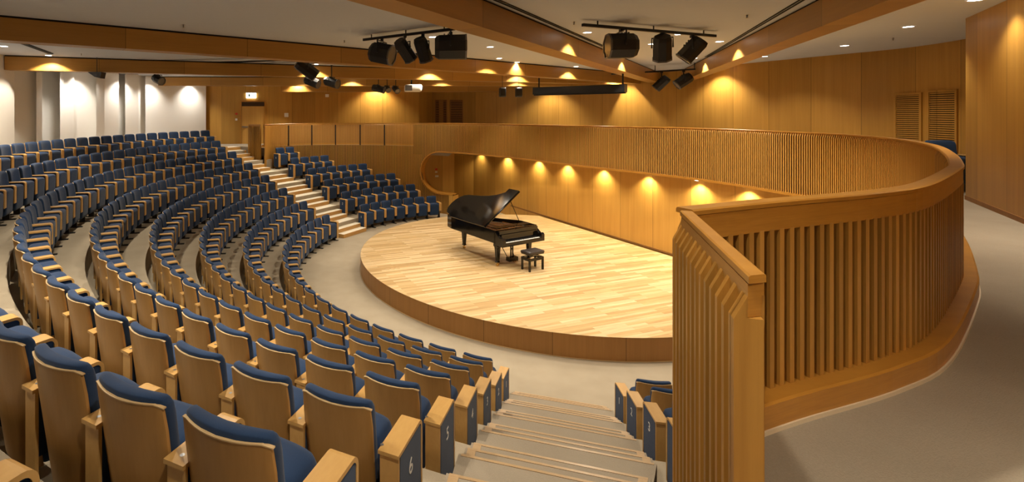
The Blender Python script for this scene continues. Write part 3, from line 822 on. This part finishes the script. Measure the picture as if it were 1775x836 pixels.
# bench
bc=Vector((-.90,-1.22)); be=empty('piano_bench',(bc.x,bc.y,SH),prz,'small black adjustable piano bench with padded seat at the keyboard','bench'); be['_local']=1
mb=MB(); mb.rbox((.56,.34,.075),.03,(8,6,4),lambda P:Vector((P.x,P.y,P.z+.475-.006*math.cos(P.x*30)*math.cos(P.y*30)*(P.z>0)))); mb.build('seat_cushion',M['leather'],be)
mb=MB(); mb.box((-.26,-.15,.42),(.26,.15,.44)); mb.box((-.25,-.15,.27),(.25,-.12,.34)); mb.box((-.25,.12,.27),(.25,.15,.34)); mb.box((-.26,-.15,.27),(-.23,.15,.34)); mb.box((.23,-.15,.27),(.26,.15,.34)); mb.build('frame',M['piano'],be)
mb=MB()
for y in (-.08,.08):
    mb.bar((-.2,y,.34),(.1,y,.42),.012,.012); mb.bar((.2,y,.34),(-.1,y,.42),.012,.012)
mb.build('scissor_lift',M['steel'],be)
for sx in (-1,1):
    for sy in (-1,1):
        mb=MB(); x=sx*.235; y=sy*.13; mb.box((x-.022,y-.022,0),(x+.022,y+.022,.34)); mb.build('leg',M['piano'],be)
for o in (pn,be): del o['_local']
# ------------------------------------------------------------------ ceiling beams
PF=Vector((7.9,7.3)); ZBM=EYE+1.16
def beam(a,b,w,zb,label,slot=False,side=1):
    """a far-left/near end, b wall end; a-b is the visible front face line"""
    d=(b-a).normalized(); n_=Vector((-d.y,d.x))*side
    r=empty('ceiling_beam',(a.x,a.y,zb),0,label,'beam','wooden beams fanning across the ceiling')
    mb=MB(); path=[(a,n_,0),(b,n_,0)]
    mb.sweep(path,[(0,zb),(0,ZCEIL-.035),(w,ZCEIL-.035),(w,zb)]); mb.build('casing',M['beam'],r)
    mb=MB(); mb.sweep(path,[(.03,ZCEIL-.036),(.03,ZCEIL+.0),(w-.03,ZCEIL+.0),(w-.03,ZCEIL-.036)]); mb.build('shadow_gap',M['slot'],r)
    return r
def wallhit(a,d):
    best=None
    for i in range(len(ring)):
        p=ring[i]; q=ring[(i+1)%len(ring)]; e=q-p; den=d.x*e.y-d.y*e.x
        if abs(den)<1e-9: continue
        w=p-a; k=(w.x*e.y-w.y*e.x)/den; m_=(w.x*d.y-w.y*d.x)/den
        if k>.01 and 0<=m_<=1 and (best is None or k<best): best=k
    return a+d*best
def fan(a,w,zb,label,side=1,back=True,extra=None):
    a=Vector(a); d=(PF-a).normalized() if extra is None else Vector(extra).normalized()
    b=wallhit(a,d); a0=wallhit(a,-d) if back else a
    return beam(a0+d*.02,b-d*.01,w,zb,label,side=side)
fan((-7.05,-3.35),.36,ZBM,'long ceiling beam across the upper left, second to left of the stage lights')
fan((-2.38,-5.86),.40,ZBM,'big ceiling beam running diagonally from the top centre towards the stage wall')
fan((2.1,-5.1),.36,ZBM,'big ceiling beam descending from the upper right towards the stage wall',side=-1)
fan((-11.4,.6),.36,ZBM,'ceiling beam starting at the white wall, behind the long upper left beam')
fan((-9.5,7.42),.36,ZBM,'far ceiling beam above the exit door wall',extra=(1,.02))
beam(ray(487,23.9),ray(880,23.6),.45,EYE+.99,'short boxed ceiling beam with a free end right of the door',side=1)
# ceiling slots beside the two big beams
for (a,b,sd,lb) in (((-3.45,-7.26),(.32,-2.45),-1,'narrow dark air slot in the ceiling along the diagonal centre beam'),((1.0,-7.26),(4.4,-.35),1,'narrow dark air slot in the ceiling along the right beam')):
    a=Vector(a);b=Vector(b);d=(b-a).normalized();n_=Vector((-d.y,d.x))*sd
    mb=MB(); mb.sweep([(a-d*3,n_,0),(b,n_,0)],[(.05,ZCEIL-.012),(.05,ZCEIL-.001),(.075,ZCEIL-.001),(.075,ZCEIL-.012)]); mb.sweep([(a-d*3,n_,0),(b,n_,0)],[(.10,ZCEIL-.012),(.10,ZCEIL-.001),(.125,ZCEIL-.001),(.125,ZCEIL-.012)])
    tag(mb.build('air_slot',M['slot']),lb,'vent')
a=ray(38,10.9);b=ray(88,12.9); mb=MB(); mb.bar((a.x,a.y,ZCEIL-.012),(b.x,b.y,ZCEIL-.012),.12,.02); tag(mb.build('air_slot',M['slot']),'short dark air slot in the ceiling at the far left','vent')
# ------------------------------------------------------------------ downlights
def lamp(name,loc,power,size=.07,angle=110,blend=.5,c=(1,.88,.70),target=None):
    l=bpy.data.lights.new(name,'SPOT'); l.energy=power; l.spot_size=math.radians(angle); l.spot_blend=blend; l.shadow_soft_size=size; l.color=c
    o=bpy.data.objects.new(name,l); col.objects.link(o); o.location=loc
    if target is not None:
        d=Vector(target)-Vector(loc); o.rotation_euler=d.to_track_quat('-Z','Y').to_euler()
    return o
def downlight(p,label,power=170,angle=120,blend=.6,z=ZCEIL,r=.075,c=(1,.88,.70),grp='recessed ceiling downlights'):
    e=empty('ceiling_downlight',(p[0],p[1],z),0,label,'downlight',grp)
    mb=MB(); mb.disc((p[0],p[1],z-.006),r,18,-1); mb.build('lens',M['lamp'],e)
    mb=MB(); n=18; vs=[];fs=[]
    for k in range(n):
        a=2*PI*k/n
        for rr,zz in ((r,z-.008),(r+.02,z-.008),(r+.022,z-.0005)): vs.append((p[0]+math.cos(a)*rr,p[1]+math.sin(a)*rr,zz))
    for k in range(n):
        k2=(k+1)%n
        for j in range(2): fs.append((k*3+j,k2*3+j,k2*3+j+1,k*3+j+1))
    mb.add(vs,fs); mb.build('bezel',M['whitep'],e)
    lamp('downlight_lamp',(p[0],p[1],z-.02),power,.06,angle,blend,c)
PW=1.0
DL=[((4.72,-5.16),'bright round downlight over the right balcony, the nearer of two'),((6.01,-2.62),'bright round downlight over the right balcony, the farther of two'),
((-.89,-4.52),'downlight beside the diagonal centre beam, left of the three stage lights'),((1.3,-2.91),'downlight between the two big beams, behind the stage lights'),
((2.58,-3.3),'downlight beside the right beam above the small track lights'),((1.05,-4.3),'downlight seen just behind the middle one of the three right stage lights'),
((-3.86,-3.94),'downlight between the left stage lights'),((-1.45,.08),'downlight beside the long left beam, right of the stage lights'),((1.84,2.62),'small far downlight where the long left beam meets the diagonal beam'),
((-13.9,-2.52),'downlight at the far left edge of the ceiling'),((-7.0,1.8),'hidden downlight lighting the beam behind the hanging speakers'),((-3.0,3.2),'hidden downlight lighting the beam above the projector'),((.52,4.43),'hidden downlight lighting the beam right of the projector'),
((-6.1,7.1),'hidden downlight before the far beam, left of the projector'),((-2.1,7.1),'hidden downlight before the far beam, right of the projector'),((1.3,7.2),'hidden downlight before the far beam above the roller screen'),((-14.1,-.66),'hidden downlight lighting the left end of the second beam'),
((-9.2,-7.7),'hidden downlight above the left seats near the viewer'),((-11.0,-2.2),'hidden downlight above the upper left seats'),((-7.6,-9.6),'hidden downlight above the far left seats'),((-11.9,4.2),'hidden downlight above the far top row'),  # lamps labelled fill are added, unseen, to brighten the seat rows
((-5.0,-1.0),'hidden downlight above the middle seats'),((-6.6,-8.4),'hidden downlight over the foreground seats'),((-3.2,-10.6),'hidden downlight over the carpeted aisle'),((-5.0,-13.2),'hidden downlight above the viewer'),((-9.2,-11.2),'hidden downlight over the near left walkway'),  # unseen fill lamps added over the near seats, aisle and viewpoint
((-8.9,9.7),'hidden downlight before the exit door'),((-5.0,10.3),'hidden downlight in the far corridor'),((2.9,9.2),'hidden downlight over the far balcony corner'),((5.0,6.1),'hidden downlight over the far balcony'),((6.25,2.3),'hidden downlight over the balcony behind the stage'),((5.9,-.4),'hidden downlight over the balcony near the louvres'),
((4.2,.03),'downlight at the far end of the right beam'),((2.1,-.56),'downlight at the far end of the diagonal centre beam'),((.9,-11.4),'hidden downlight over the walkway right of the viewer'),((3.32,-7.28),'hidden downlight washing the wooden column wall'),((-2.5,-14.2),'hidden downlight behind the viewer'),((-8.3,6.95),'hidden downlight over the wooden stairs'),((2.3,-9.0),'hidden downlight over the near balcony'),((-1.0,-12.6),'hidden downlight over the near balcony by the handrail'),((-.6,1.2),'hidden downlight over the stage beside the piano'),((1.6,-.6),'hidden downlight over the back of the stage'),((-2.3,-2.4),'hidden downlight over the front of the stage')]  # fill lamps added to lift the dim walkway, near carpet and wooden stairs
for p,lb in DL:
    w=300
    if p in ((-9.2,-7.7),(-6.6,-8.4),(-5.0,-1.0),(-99,0)): w=420
    if p in ((-3.2,-10.6),(-1.0,-12.6),(-2.5,-14.2),(.9,-11.4)): w=230
    if p in ((-.6,1.2),(1.6,-.6),(-2.3,-2.4)): w=290
    if p[0]>4: w=125
    if p in ((5.0,6.1),(6.25,2.3),(2.9,9.2)): w=330
    if p==(3.32,-7.28): w=70
    if p in ((-8.9,9.7),(-5.0,10.3)): w=430
    scal=p in ((-.89,-4.52),(2.58,-3.3),(-1.45,.08),(1.84,2.62),(-7.0,1.8),(-3.0,3.2),(.52,4.43),(-6.1,7.1),(-2.1,7.1),(1.3,7.2),(-14.1,-.66),(4.2,.03),(2.1,-.56))
    if scal: w=260
    if p==(-5.0,-13.2): w=180
    downlight(p,lb.replace('hidden downlight','recessed downlight'),w,*((126,.3) if scal else ()))
# wall washers at the white wall
for x,r,lb in ((-60,15.0,'leftmost wall washer at the white wall'),(112,15.7,'wall washer at the white wall behind the black wedge speaker'),(150,15.75,'wall washer left of the wedge speaker by the white wall'),(222,15.8,'wall washer at the narrow white pilaster'),(268,16.0,'wall washer behind the small track spotlight'),(300,16.0,'wall washer at the wide white panel, left one'),(338,16.0,'wall washer at the wide white panel beside the wood wall')):
    p=ray_circle(x,r); downlight((p.x,p.y),lb,260,110,.8,c=(1,.93,.82))
# soffit lights over the stage wall
for x,lb in ((881,'leftmost'),(935,'second'),(985,'third'),(1048,'fourth'),(1126,'fifth'),(1215,'sixth'),(1300,'seventh'),(1420,'rightmost'),(835,'far left'),(790,'farthest left')):  # last two are fill lamps added to brighten the wall behind the opening
    # intersect ray with stage wall line
    d=Vector(((x-CX)/F,1)); den=d.x*WD.y-d.y*WD.x; w=WP-CAM; k=(w.x*WD.y-w.y*WD.x)/den
    p=CAM+d*k+WN*.16
    downlight((p.x,p.y),lb+' of the small downlights in the soffit above the stage wall',70 if x<870 else 130,125,.8,z=ZUP-.405,r=.04,c=(1,.84,.50),grp='soffit downlights over the stage wall')
# ------------------------------------------------------------------ tracks and stage lights
def track(a,b,z,label,w=.05):
    mb=MB(); mb.bar((a.x,a.y,z),(b.x,b.y,z),w,w); r=empty('lighting_track',(a.x,a.y,z),0,label,'lighting track')
    mb.build('rail',M['blackm'],r); mb=MB()
    for t in (.1,.5,.9):
        p=a.lerp(b,t); mb.tube([(p.x,p.y,z),(p.x,p.y,ZCEIL)],.012,8)
    mb.build('hangers',M['blackm'],r)
zt=ZCEIL-.09
track(ray(630,9.9),ray(788,8.6),zt,'black lighting track carrying the four left stage lights')
track(ray(1010,8.2),ray(1240,9.4),zt,'grey lighting track carrying the three right stage lights')
track(ray(1060,17.4),ray(1222,15.2),EYE+1.36,'thin black pipe crossing between the two beams above the small spotlights')
def stagelight(x,y,D,w,h,az,el,ztr,label,L=None,wide=False,grp='black stage lights hung under the ceiling'):
    """w,h size of body; az direction of axis in plan (deg), el tilt"""
    p=ray(x,D); z=hz(y,D)
    r=empty('stage_light',(p.x,p.y,z),0,label,'stage light',grp)
    ax=Vector((math.cos(math.radians(az))*math.cos(math.radians(el)),math.sin(math.radians(az))*math.cos(math.radians(el)),math.sin(math.radians(el))))
    sx=ax.cross(Vector((0,0,1))).normalized(); up=sx.cross(ax)
    c=Vector((p.x,p.y,z)); R=h/2; L=L or w
    def ringp(t,rr): 
        return [c+ax*t+(sx*math.cos(a)+up*math.sin(a))*rr for a in [PI/8+k*PI/4 for k in range(8)]]
    mb=MB(); prof=[(-L/2,R*.82),(-L*.36,R),(L*.40,R*1.02),(L/2,R*1.02)]; vs=[];fs=[]
    for t,rr in prof: vs+=ringp(t,rr)
    for i in range(3):
        for k in range(8): fs.append((i*8+k,i*8+(k+1)%8,i*8+8+(k+1)%8,i*8+8+k))
    fs.append(tuple(range(7,-1,-1)))
    mb.add(vs,fs)
    for k in range(3):
        q=ringp(-L*.2+k*L*.12,R*1.06); mb.bar(tuple(q[1]),tuple(q[2]),.02,.02)
    mb.build('housing',M['black'],r)
    mb=MB(); q=ringp(L/2-.01,R*.97); mb.add(q,[tuple(range(8))]); 
    for k in range(8): mb.bar(tuple(q[k]),tuple(q[(k+1)%8]),.03,.03)
    mb.build('lens',M['grey'],r)
    mb=MB(); a=c+sx*R*1.05; b=c-sx*R*1.05; top=z+R*1.15
    mb.tube([tuple(a),(a.x,a.y,top),(b.x,b.y,top),tuple(b)],.014,6); mb.build('yoke',M['blackm'],r)
    mb=MB(); mb.tube([(p.x,p.y,top),(p.x,p.y,ztr-.03)],.016,6); mb.box((p.x-.03,p.y-.03,ztr-.075),(p.x+.03,p.y+.03,ztr-.028)); mb.build('clamp',M['blackm'],r)
    return r
stagelight(662,93,9.55,.46,.42,-25,-12,zt,'big black floodlight, leftmost of the four on the left track')
stagelight(702,87,9.15,.34,.26,40,-45,zt,'narrow black spotlight, second from left on the left track',L=.46)
stagelight(733,86,9.0,.34,.26,50,-60,zt,'narrow black spotlight, third from left on the left track',L=.46)
stagelight(781,82,8.75,.56,.46,-8,0,zt,'big black floodlight, rightmost of the four on the left track')
stagelight(1077,80,8.45,.47,.45,172,0,zt,'big black floodlight, leftmost of the three on the right track')
stagelight(1148,83,8.85,.40,.32,60,-58,zt,'black spotlight, middle of the three on the right track',L=.46)
stagelight(1200,86,9.15,.40,.32,150,-50,zt,'black spotlight tilted down, rightmost of the three on the right track',L=.46)
stagelight(1147,144,16.0,.4,.3,140,-45,EYE+1.36,'small black spotlight under the far pipe, left of two',L=.5)
stagelight(1185,140,15.6,.4,.34,165,-35,EYE+1.36,'small grey black spotlight under the far pipe, right of two',L=.5)
stagelight(531,120,12.6,.5,.34,20,-35,ZCEIL-.05,'black floodlight hung below the long left beam',L=.6)
stagelight(541,142,15.6,.4,.3,-20,-20,ZCEIL-.05,'black spotlight low under the left beams, left of two',L=.5)
stagelight(575,143,15.4,.42,.3,-30,-15,ZCEIL-.05,'black spotlight low under the left beams, right of two',L=.5)
stagelight(656,154,19.0,.4,.28,-15,-15,ZCEIL-.05,'far black spotlight left of the projector, first of three',L=.5)
stagelight(671,154,19.8,.3,.22,-60,-30,ZCEIL-.05,'far black spotlight left of the projector, middle of three',L=.3)
stagelight(686,155,18.6,.3,.22,-60,-30,ZCEIL-.05,'far black spotlight nearest the projector',L=.35)
stagelight(274,138,16.4,.34,.28,-30,-20,ZCEIL-.05,'small black spotlight in front of the white wall',L=.44)
# wedge speaker
p=ray(168,13.9); z=hz(129,13.9); mb=MB(); vs=[(-.2,-.12,.06),(.2,-.12,.06),(.16,-.12,-.12),(.0,-.12,-.08),(-.2,.12,.06),(.2,.12,.06),(.16,.12,-.12),(.0,.12,-.08)]
mb.add([(p.x+a,p.y+b,z+c) for a,b,c in vs],[(0,3,2,1),(4,5,6,7),(0,1,5,4),(1,2,6,5),(2,3,7,6),(3,0,4,7)])
e=empty('wedge_speaker',(p.x,p.y,z),0,'black wedge shaped speaker hanging in front of the white wall','speaker'); mb.build('cabinet',M['black'],e); mb=MB(); mb.tube([(p.x,p.y,z+.05),(p.x,p.y,ZCEIL)],.01,6); mb.build('hanger',M['blackm'],e)
for x,lb in ((871,'left'),(899,'right')):
    D=18.5; p=ray(x,D); z=hz(160,D); e=empty('hanging_speaker',(p.x,p.y,z),0,'small black speaker hanging left of the roller screen, %s of two'%lb,'speaker','small hanging speakers')
    mb=MB(); mb.rbox((.24,.22,.36),.03,(4,4,4),lambda P:P+Vector((p.x,p.y,z))); mb.build('cabinet',M['black'],e)
    mb=MB(); mb.tube([(p.x,p.y,z+.17),(p.x,p.y,ZCEIL)],.008,6); mb.build('hanger',M['blackm'],e)
# projector
D=17.6; p=ray(716,D); z=hz(153,D); e=empty('projector',(p.x,p.y,z),0,'grey ceiling projector hanging on a black pole over the stage','projector')
mb=MB(); mb.rbox((.62,.5,.26),.06,(6,6,4),lambda P:P+Vector((p.x,p.y,z))); mb.build('body',M['whitep'],e)
mb=MB(); mb.tube([(p.x+.34,p.y-.1,z),(p.x+.28,p.y-.1,z)],.09,14); mb.build('lens',M['black'],e)
mb=MB(); mb.box((p.x-.30,p.y-.256,z-.1),(p.x-.05,p.y-.24,z+.1)); mb.build('vent_grille',M['grey'],e)
mb=MB(); mb.tube([(p.x-.06,p.y,z+.12),(p.x-.06,p.y,ZCEIL)],.03,10); mb.build('pole',M['black'],e)
# roller screen
a=ray(926,16.8); b=ray(1085,14.6); za=hz(158,16.8); zb_=hz(153,14.6); zz=(za+zb_)/2
e=empty('roller_screen',(a.x,a.y,zz),0,'long black projection screen housing hanging below the ceiling over the stage','projection screen')
mb=MB(); mb.bar((a.x,a.y,za),(b.x,b.y,zb_),.22,.24); mb.build('housing',M['blackm'],e)
mb=MB(); mb.bar((a.x,a.y,za-.14),(b.x,b.y,zb_-.14),.06,.04); mb.build('bottom_bar',M['black'],e)
mb=MB(); 
for t,zq in ((.06,za),(.97,zb_)):
    q=a.lerp(b,t); mb.tube([(q.x,q.y,zq),(q.x,q.y,ZCEIL)],.025,8)
mb.build('brackets',M['black'],e)
# sprinklers
for x,y in ((318,43),(1295,26),(995,38),(1548,66),(141,93),(597,70)):
    D=1.566*F/(YH-y); p=ray(x,D); mb=MB(); mb.tube([(p.x,p.y,ZCEIL),(p.x,p.y,ZCEIL-.05)],.012,8); mb.disc((p.x,p.y,ZCEIL-.052),.035,10); mb.disc((p.x,p.y,ZCEIL-.001),.04,12,-1)
    side={318:'above the long left beam',1295:'left of the right beam',995:'near the right lighting track',1548:'over the right balcony',141:'behind the long left beam',597:'above the left hanging floodlight'}[x]
    tag(mb.build('sprinkler',M['steel']),'tiny ceiling sprinkler '+side,'sprinkler','ceiling sprinklers')
# ------------------------------------------------------------------ louvres
def plane_frame(a,b):
    d=(b-a).normalized(); n=Vector((d.y,-d.x)) 
    if (CAM-a).dot(n)<0: n=-n
    return d,n
def louvre(x0,x1,y0,y1,label,dark=False,pts=None,n=36,zlow=None):
    a=rayhit(x0); b=rayhit(x1); d,nn=plane_frame(a,b); L=(b-a).length
    D0=a.y-CAM.y; zt_=hz(y0,D0); zb=zlow if zlow is not None else hz(y1,D0)
    e=empty('louvred_panel',(a.x,a.y,zb),0,label,'vent','louvred wall panels')
    def q(s,o,z): p=a+d*s+nn*o; return (p.x,p.y,z)
    def bx(mb,s0,s1,o0,o1,z0,z1):
        c=[q(s0,o0,0),q(s1,o0,0),q(s1,o1,0),q(s0,o1,0)]; mb.prism([(v[0],v[1]) for v in c],z0,z1)
    mb=MB(); f=.05
    bx(mb,0,f,0,.03,zb,zt_); bx(mb,L-f,L,0,.03,zb,zt_); bx(mb,f,L-f,0,.03,zt_-f,zt_); bx(mb,f,L-f,0,.03,zb,zb+f); mb.build('frame',M['backing'] if dark else M['wall'],e)
    mb=MB(); bx(mb,f,L-f,.002,.004,zb+f,zt_-f); mb.build('opening',M['slot'],e)
    mb=MB()
    for i in range(n):
        z=zb+f+(zt_-zb-2*f)*(i+.5)/n; h=(zt_-zb)/n*.28
        bx(mb,f,L-f,.006,.022,z-h,z+h)
    mb.build('louvre_blades',M['backing'] if dark else M['wall'],e)
def rayhit(x):
    d=Vector(((x-CX)/F,1)).normalized(); best=None
    for i in range(len(ring)):
        p=ring[i]; q=ring[(i+1)%len(ring)]; e=q-p; den=d.x*e.y-d.y*e.x
        if abs(den)<1e-9: continue
        w=p-CAM; k=(w.x*e.y-w.y*e.x)/den; m_=(w.x*d.y-w.y*d.x)/den
        if k>.01 and 0<=m_<=1 and (best is None or k<best): best=k
    return CAM+d*best
louvre(1551,1599,162,262,'left one of two louvred wooden vent panels at the right end of the back wall',zlow=ZUP+.1)
louvre(1609,1661,157,262,'right one of two louvred wooden vent panels, beside the blue seat',zlow=ZUP+.1)
louvre(754,775,173,213,'left one of two dark louvred panels in the shaded recess over the opening',True,zlow=ZUP+.1,n=20)
louvre(780,803,173,213,'right one of two dark louvred panels in the shaded recess over the opening',True,zlow=ZUP+.1,n=20)
# ------------------------------------------------------------------ door and wall devices
def on_wall(x0,x1,z0,z1,name,mat,o0=0,o1=.02,parent=None,label=None,cat=None,kind=None):
    a=rayhit(x0); b=rayhit(x1); d,nn=plane_frame(a,b)
    c=[a+nn*o0,b+nn*o0,b+nn*o1,a+nn*o1]; mb=MB(); mb.prism([(v.x,v.y) for v in ccwv(c)],z0,z1)
    o=mb.build(name,mat,parent)
    if label: tag(o,label,cat)
    if kind: o['kind']=kind
    return o
def ccwv(c):
    A=sum(c[i].x*c[(i+1)%4].y-c[(i+1)%4].x*c[i].y for i in range(4)); return c if A>0 else c[::-1]
DD=24.2; zd=hz(176,DD)
dr=empty('door_1',(rayhit(438).x,rayhit(438).y,ZLAND)); dr['kind']='structure'
on_wall(419,458.5,ZLAND,zd-.24,'door_leaf',M['stagewall'],.0,.03,dr)
on_wall(419,458.5,zd-.24,zd-.02,'transom_vent',M['backdark'],.0,.015,dr)
on_wall(416.5,419,ZLAND,zd,'door_frame',M['rail'],0,.06,dr); on_wall(458.5,461,ZLAND,zd,'door_frame',M['rail'],0,.06,dr); on_wall(416.5,461,zd-.02,zd+.04,'door_frame',M['rail'],0,.06,dr)
on_wall(420,430,hz(220,DD)-.03,hz(220,DD)+.03,'door_handle',M['steel'],.03,.08,dr)
e=empty('exit_sign',(rayhit(435).x,rayhit(435).y,hz(171,DD)),0,'small glowing white exit sign above the far door','exit sign')
on_wall(427,444,hz(170,DD),hz(161,DD),'lit_panel',M['sign'],.02,.07,e)
on_wall(426,445,hz(161.3,DD),hz(160.3,DD),'housing',M['whitep'],.0,.09,e)
on_wall(431,434,hz(168,DD),hz(163,DD),'running_figure',M['green'],.07,.073,e); on_wall(436,441,hz(166,DD),hz(164.5,DD),'arrow',M['green'],.07,.073,e)
on_wall(408,412,hz(199,DD),hz(196,DD),'fire_call_point',M['red'],0,.04,None,'small red fire call point on the wood wall left of the door','fire call point')
on_wall(408,411.5,hz(209,DD),hz(205.5,DD),'light_switch',M['whitep'],0,.03,None,'white switch below the red call point left of the door','switch')
on_wall(474,503,hz(216,DD),hz(190,DD),'wall_hatch',M['wall'],0,.015,None,'flush square wood hatch in the wall right of the door','hatch')
on_wall(493,500,hz(203,DD),hz(196,DD),'wall_notice',M['whitep'],.015,.02,None,'small white notice on the hatch right of the door','notice')
on_wall(564,570,hz(168,DD),hz(163,DD),'motion_detector',M['whitep'],0,.08,None,'small white detector high on the far wood wall','detector')
# devices on the stage wall seen through the opening
SWP=[Vector((-4.0,10.35)),Vector((-1.0,10.95))]
def on_line(a,b,x,dx,y0,y1,mat,name,label,cat):
    d=Vector(((x-CX)/F,1)); e=b-a; den=d.x*e.y-d.y*e.x; w=a-CAM; k=(w.x*e.y-w.y*e.x)/den; p=CAM+d*k; D=k
    t=(b-a).normalized(); n=Vector((t.y,-t.x)); w2=dx*D/F/2
    c=[p-t*w2,p+t*w2,p+t*w2+n*.03,p-t*w2+n*.03]; mb=MB(); mb.prism([(v.x,v.y) for v in ccwv(c)],hz(y1,D),hz(y0,D)); tag(mb.build(name,mat),label,cat)
on_line(*SWP,756,4,292,295,M['red'],'fire_call_point','small red call point on the wall inside the rounded stage opening','fire call point')
on_line(*SWP,756,4,297,299.5,M['whitep'],'light_switch','small white switch between the red call point and socket inside the opening','switch')
on_line(*SWP,757,6,304,307,M['whitep'],'wall_socket','white socket plate lowest on the wall inside the rounded stage opening','socket')
for x in (756,):
    pass
# ------------------------------------------------------------------ camera / world / render look
cam=bpy.data.cameras.new('camera'); co=bpy.data.objects.new('camera',cam); col.objects.link(co)
co.location=(CAM.x,CAM.y,EYE); co.rotation_euler=(PI/2,0,0)
cam.sensor_width=36; cam.sensor_fit='HORIZONTAL'; cam.lens=36*F/1775; cam.shift_x=(887.5-CX)/1775; cam.shift_y=-(418-YH)/1775; cam.clip_start=.05; cam.clip_end=200
sc=bpy.context.scene; sc.camera=co
w=bpy.data.worlds.new('world'); sc.world=w; w.use_nodes=True; w.node_tree.nodes['Background'].inputs[0].default_value=(1,.9,.75,1); w.node_tree.nodes['Background'].inputs[1].default_value=.05
sc.view_settings.view_transform='Standard'; sc.view_settings.look='None'; sc.view_settings.gamma=1; sc.view_settings.use_curve_mapping=False
sc.view_settings.exposure=0.34
sc.cycles.max_bounces=6; sc.cycles.diffuse_bounces=5; sc.cycles.glossy_bounces=3; sc.cycles.sample_clamp_indirect=4; sc.cycles.use_denoising=True
for o in list(bpy.data.objects):
    if o.get('_local') is not None: del o['_local']
print('chairs',nchair,'objects',len(bpy.data.objects))
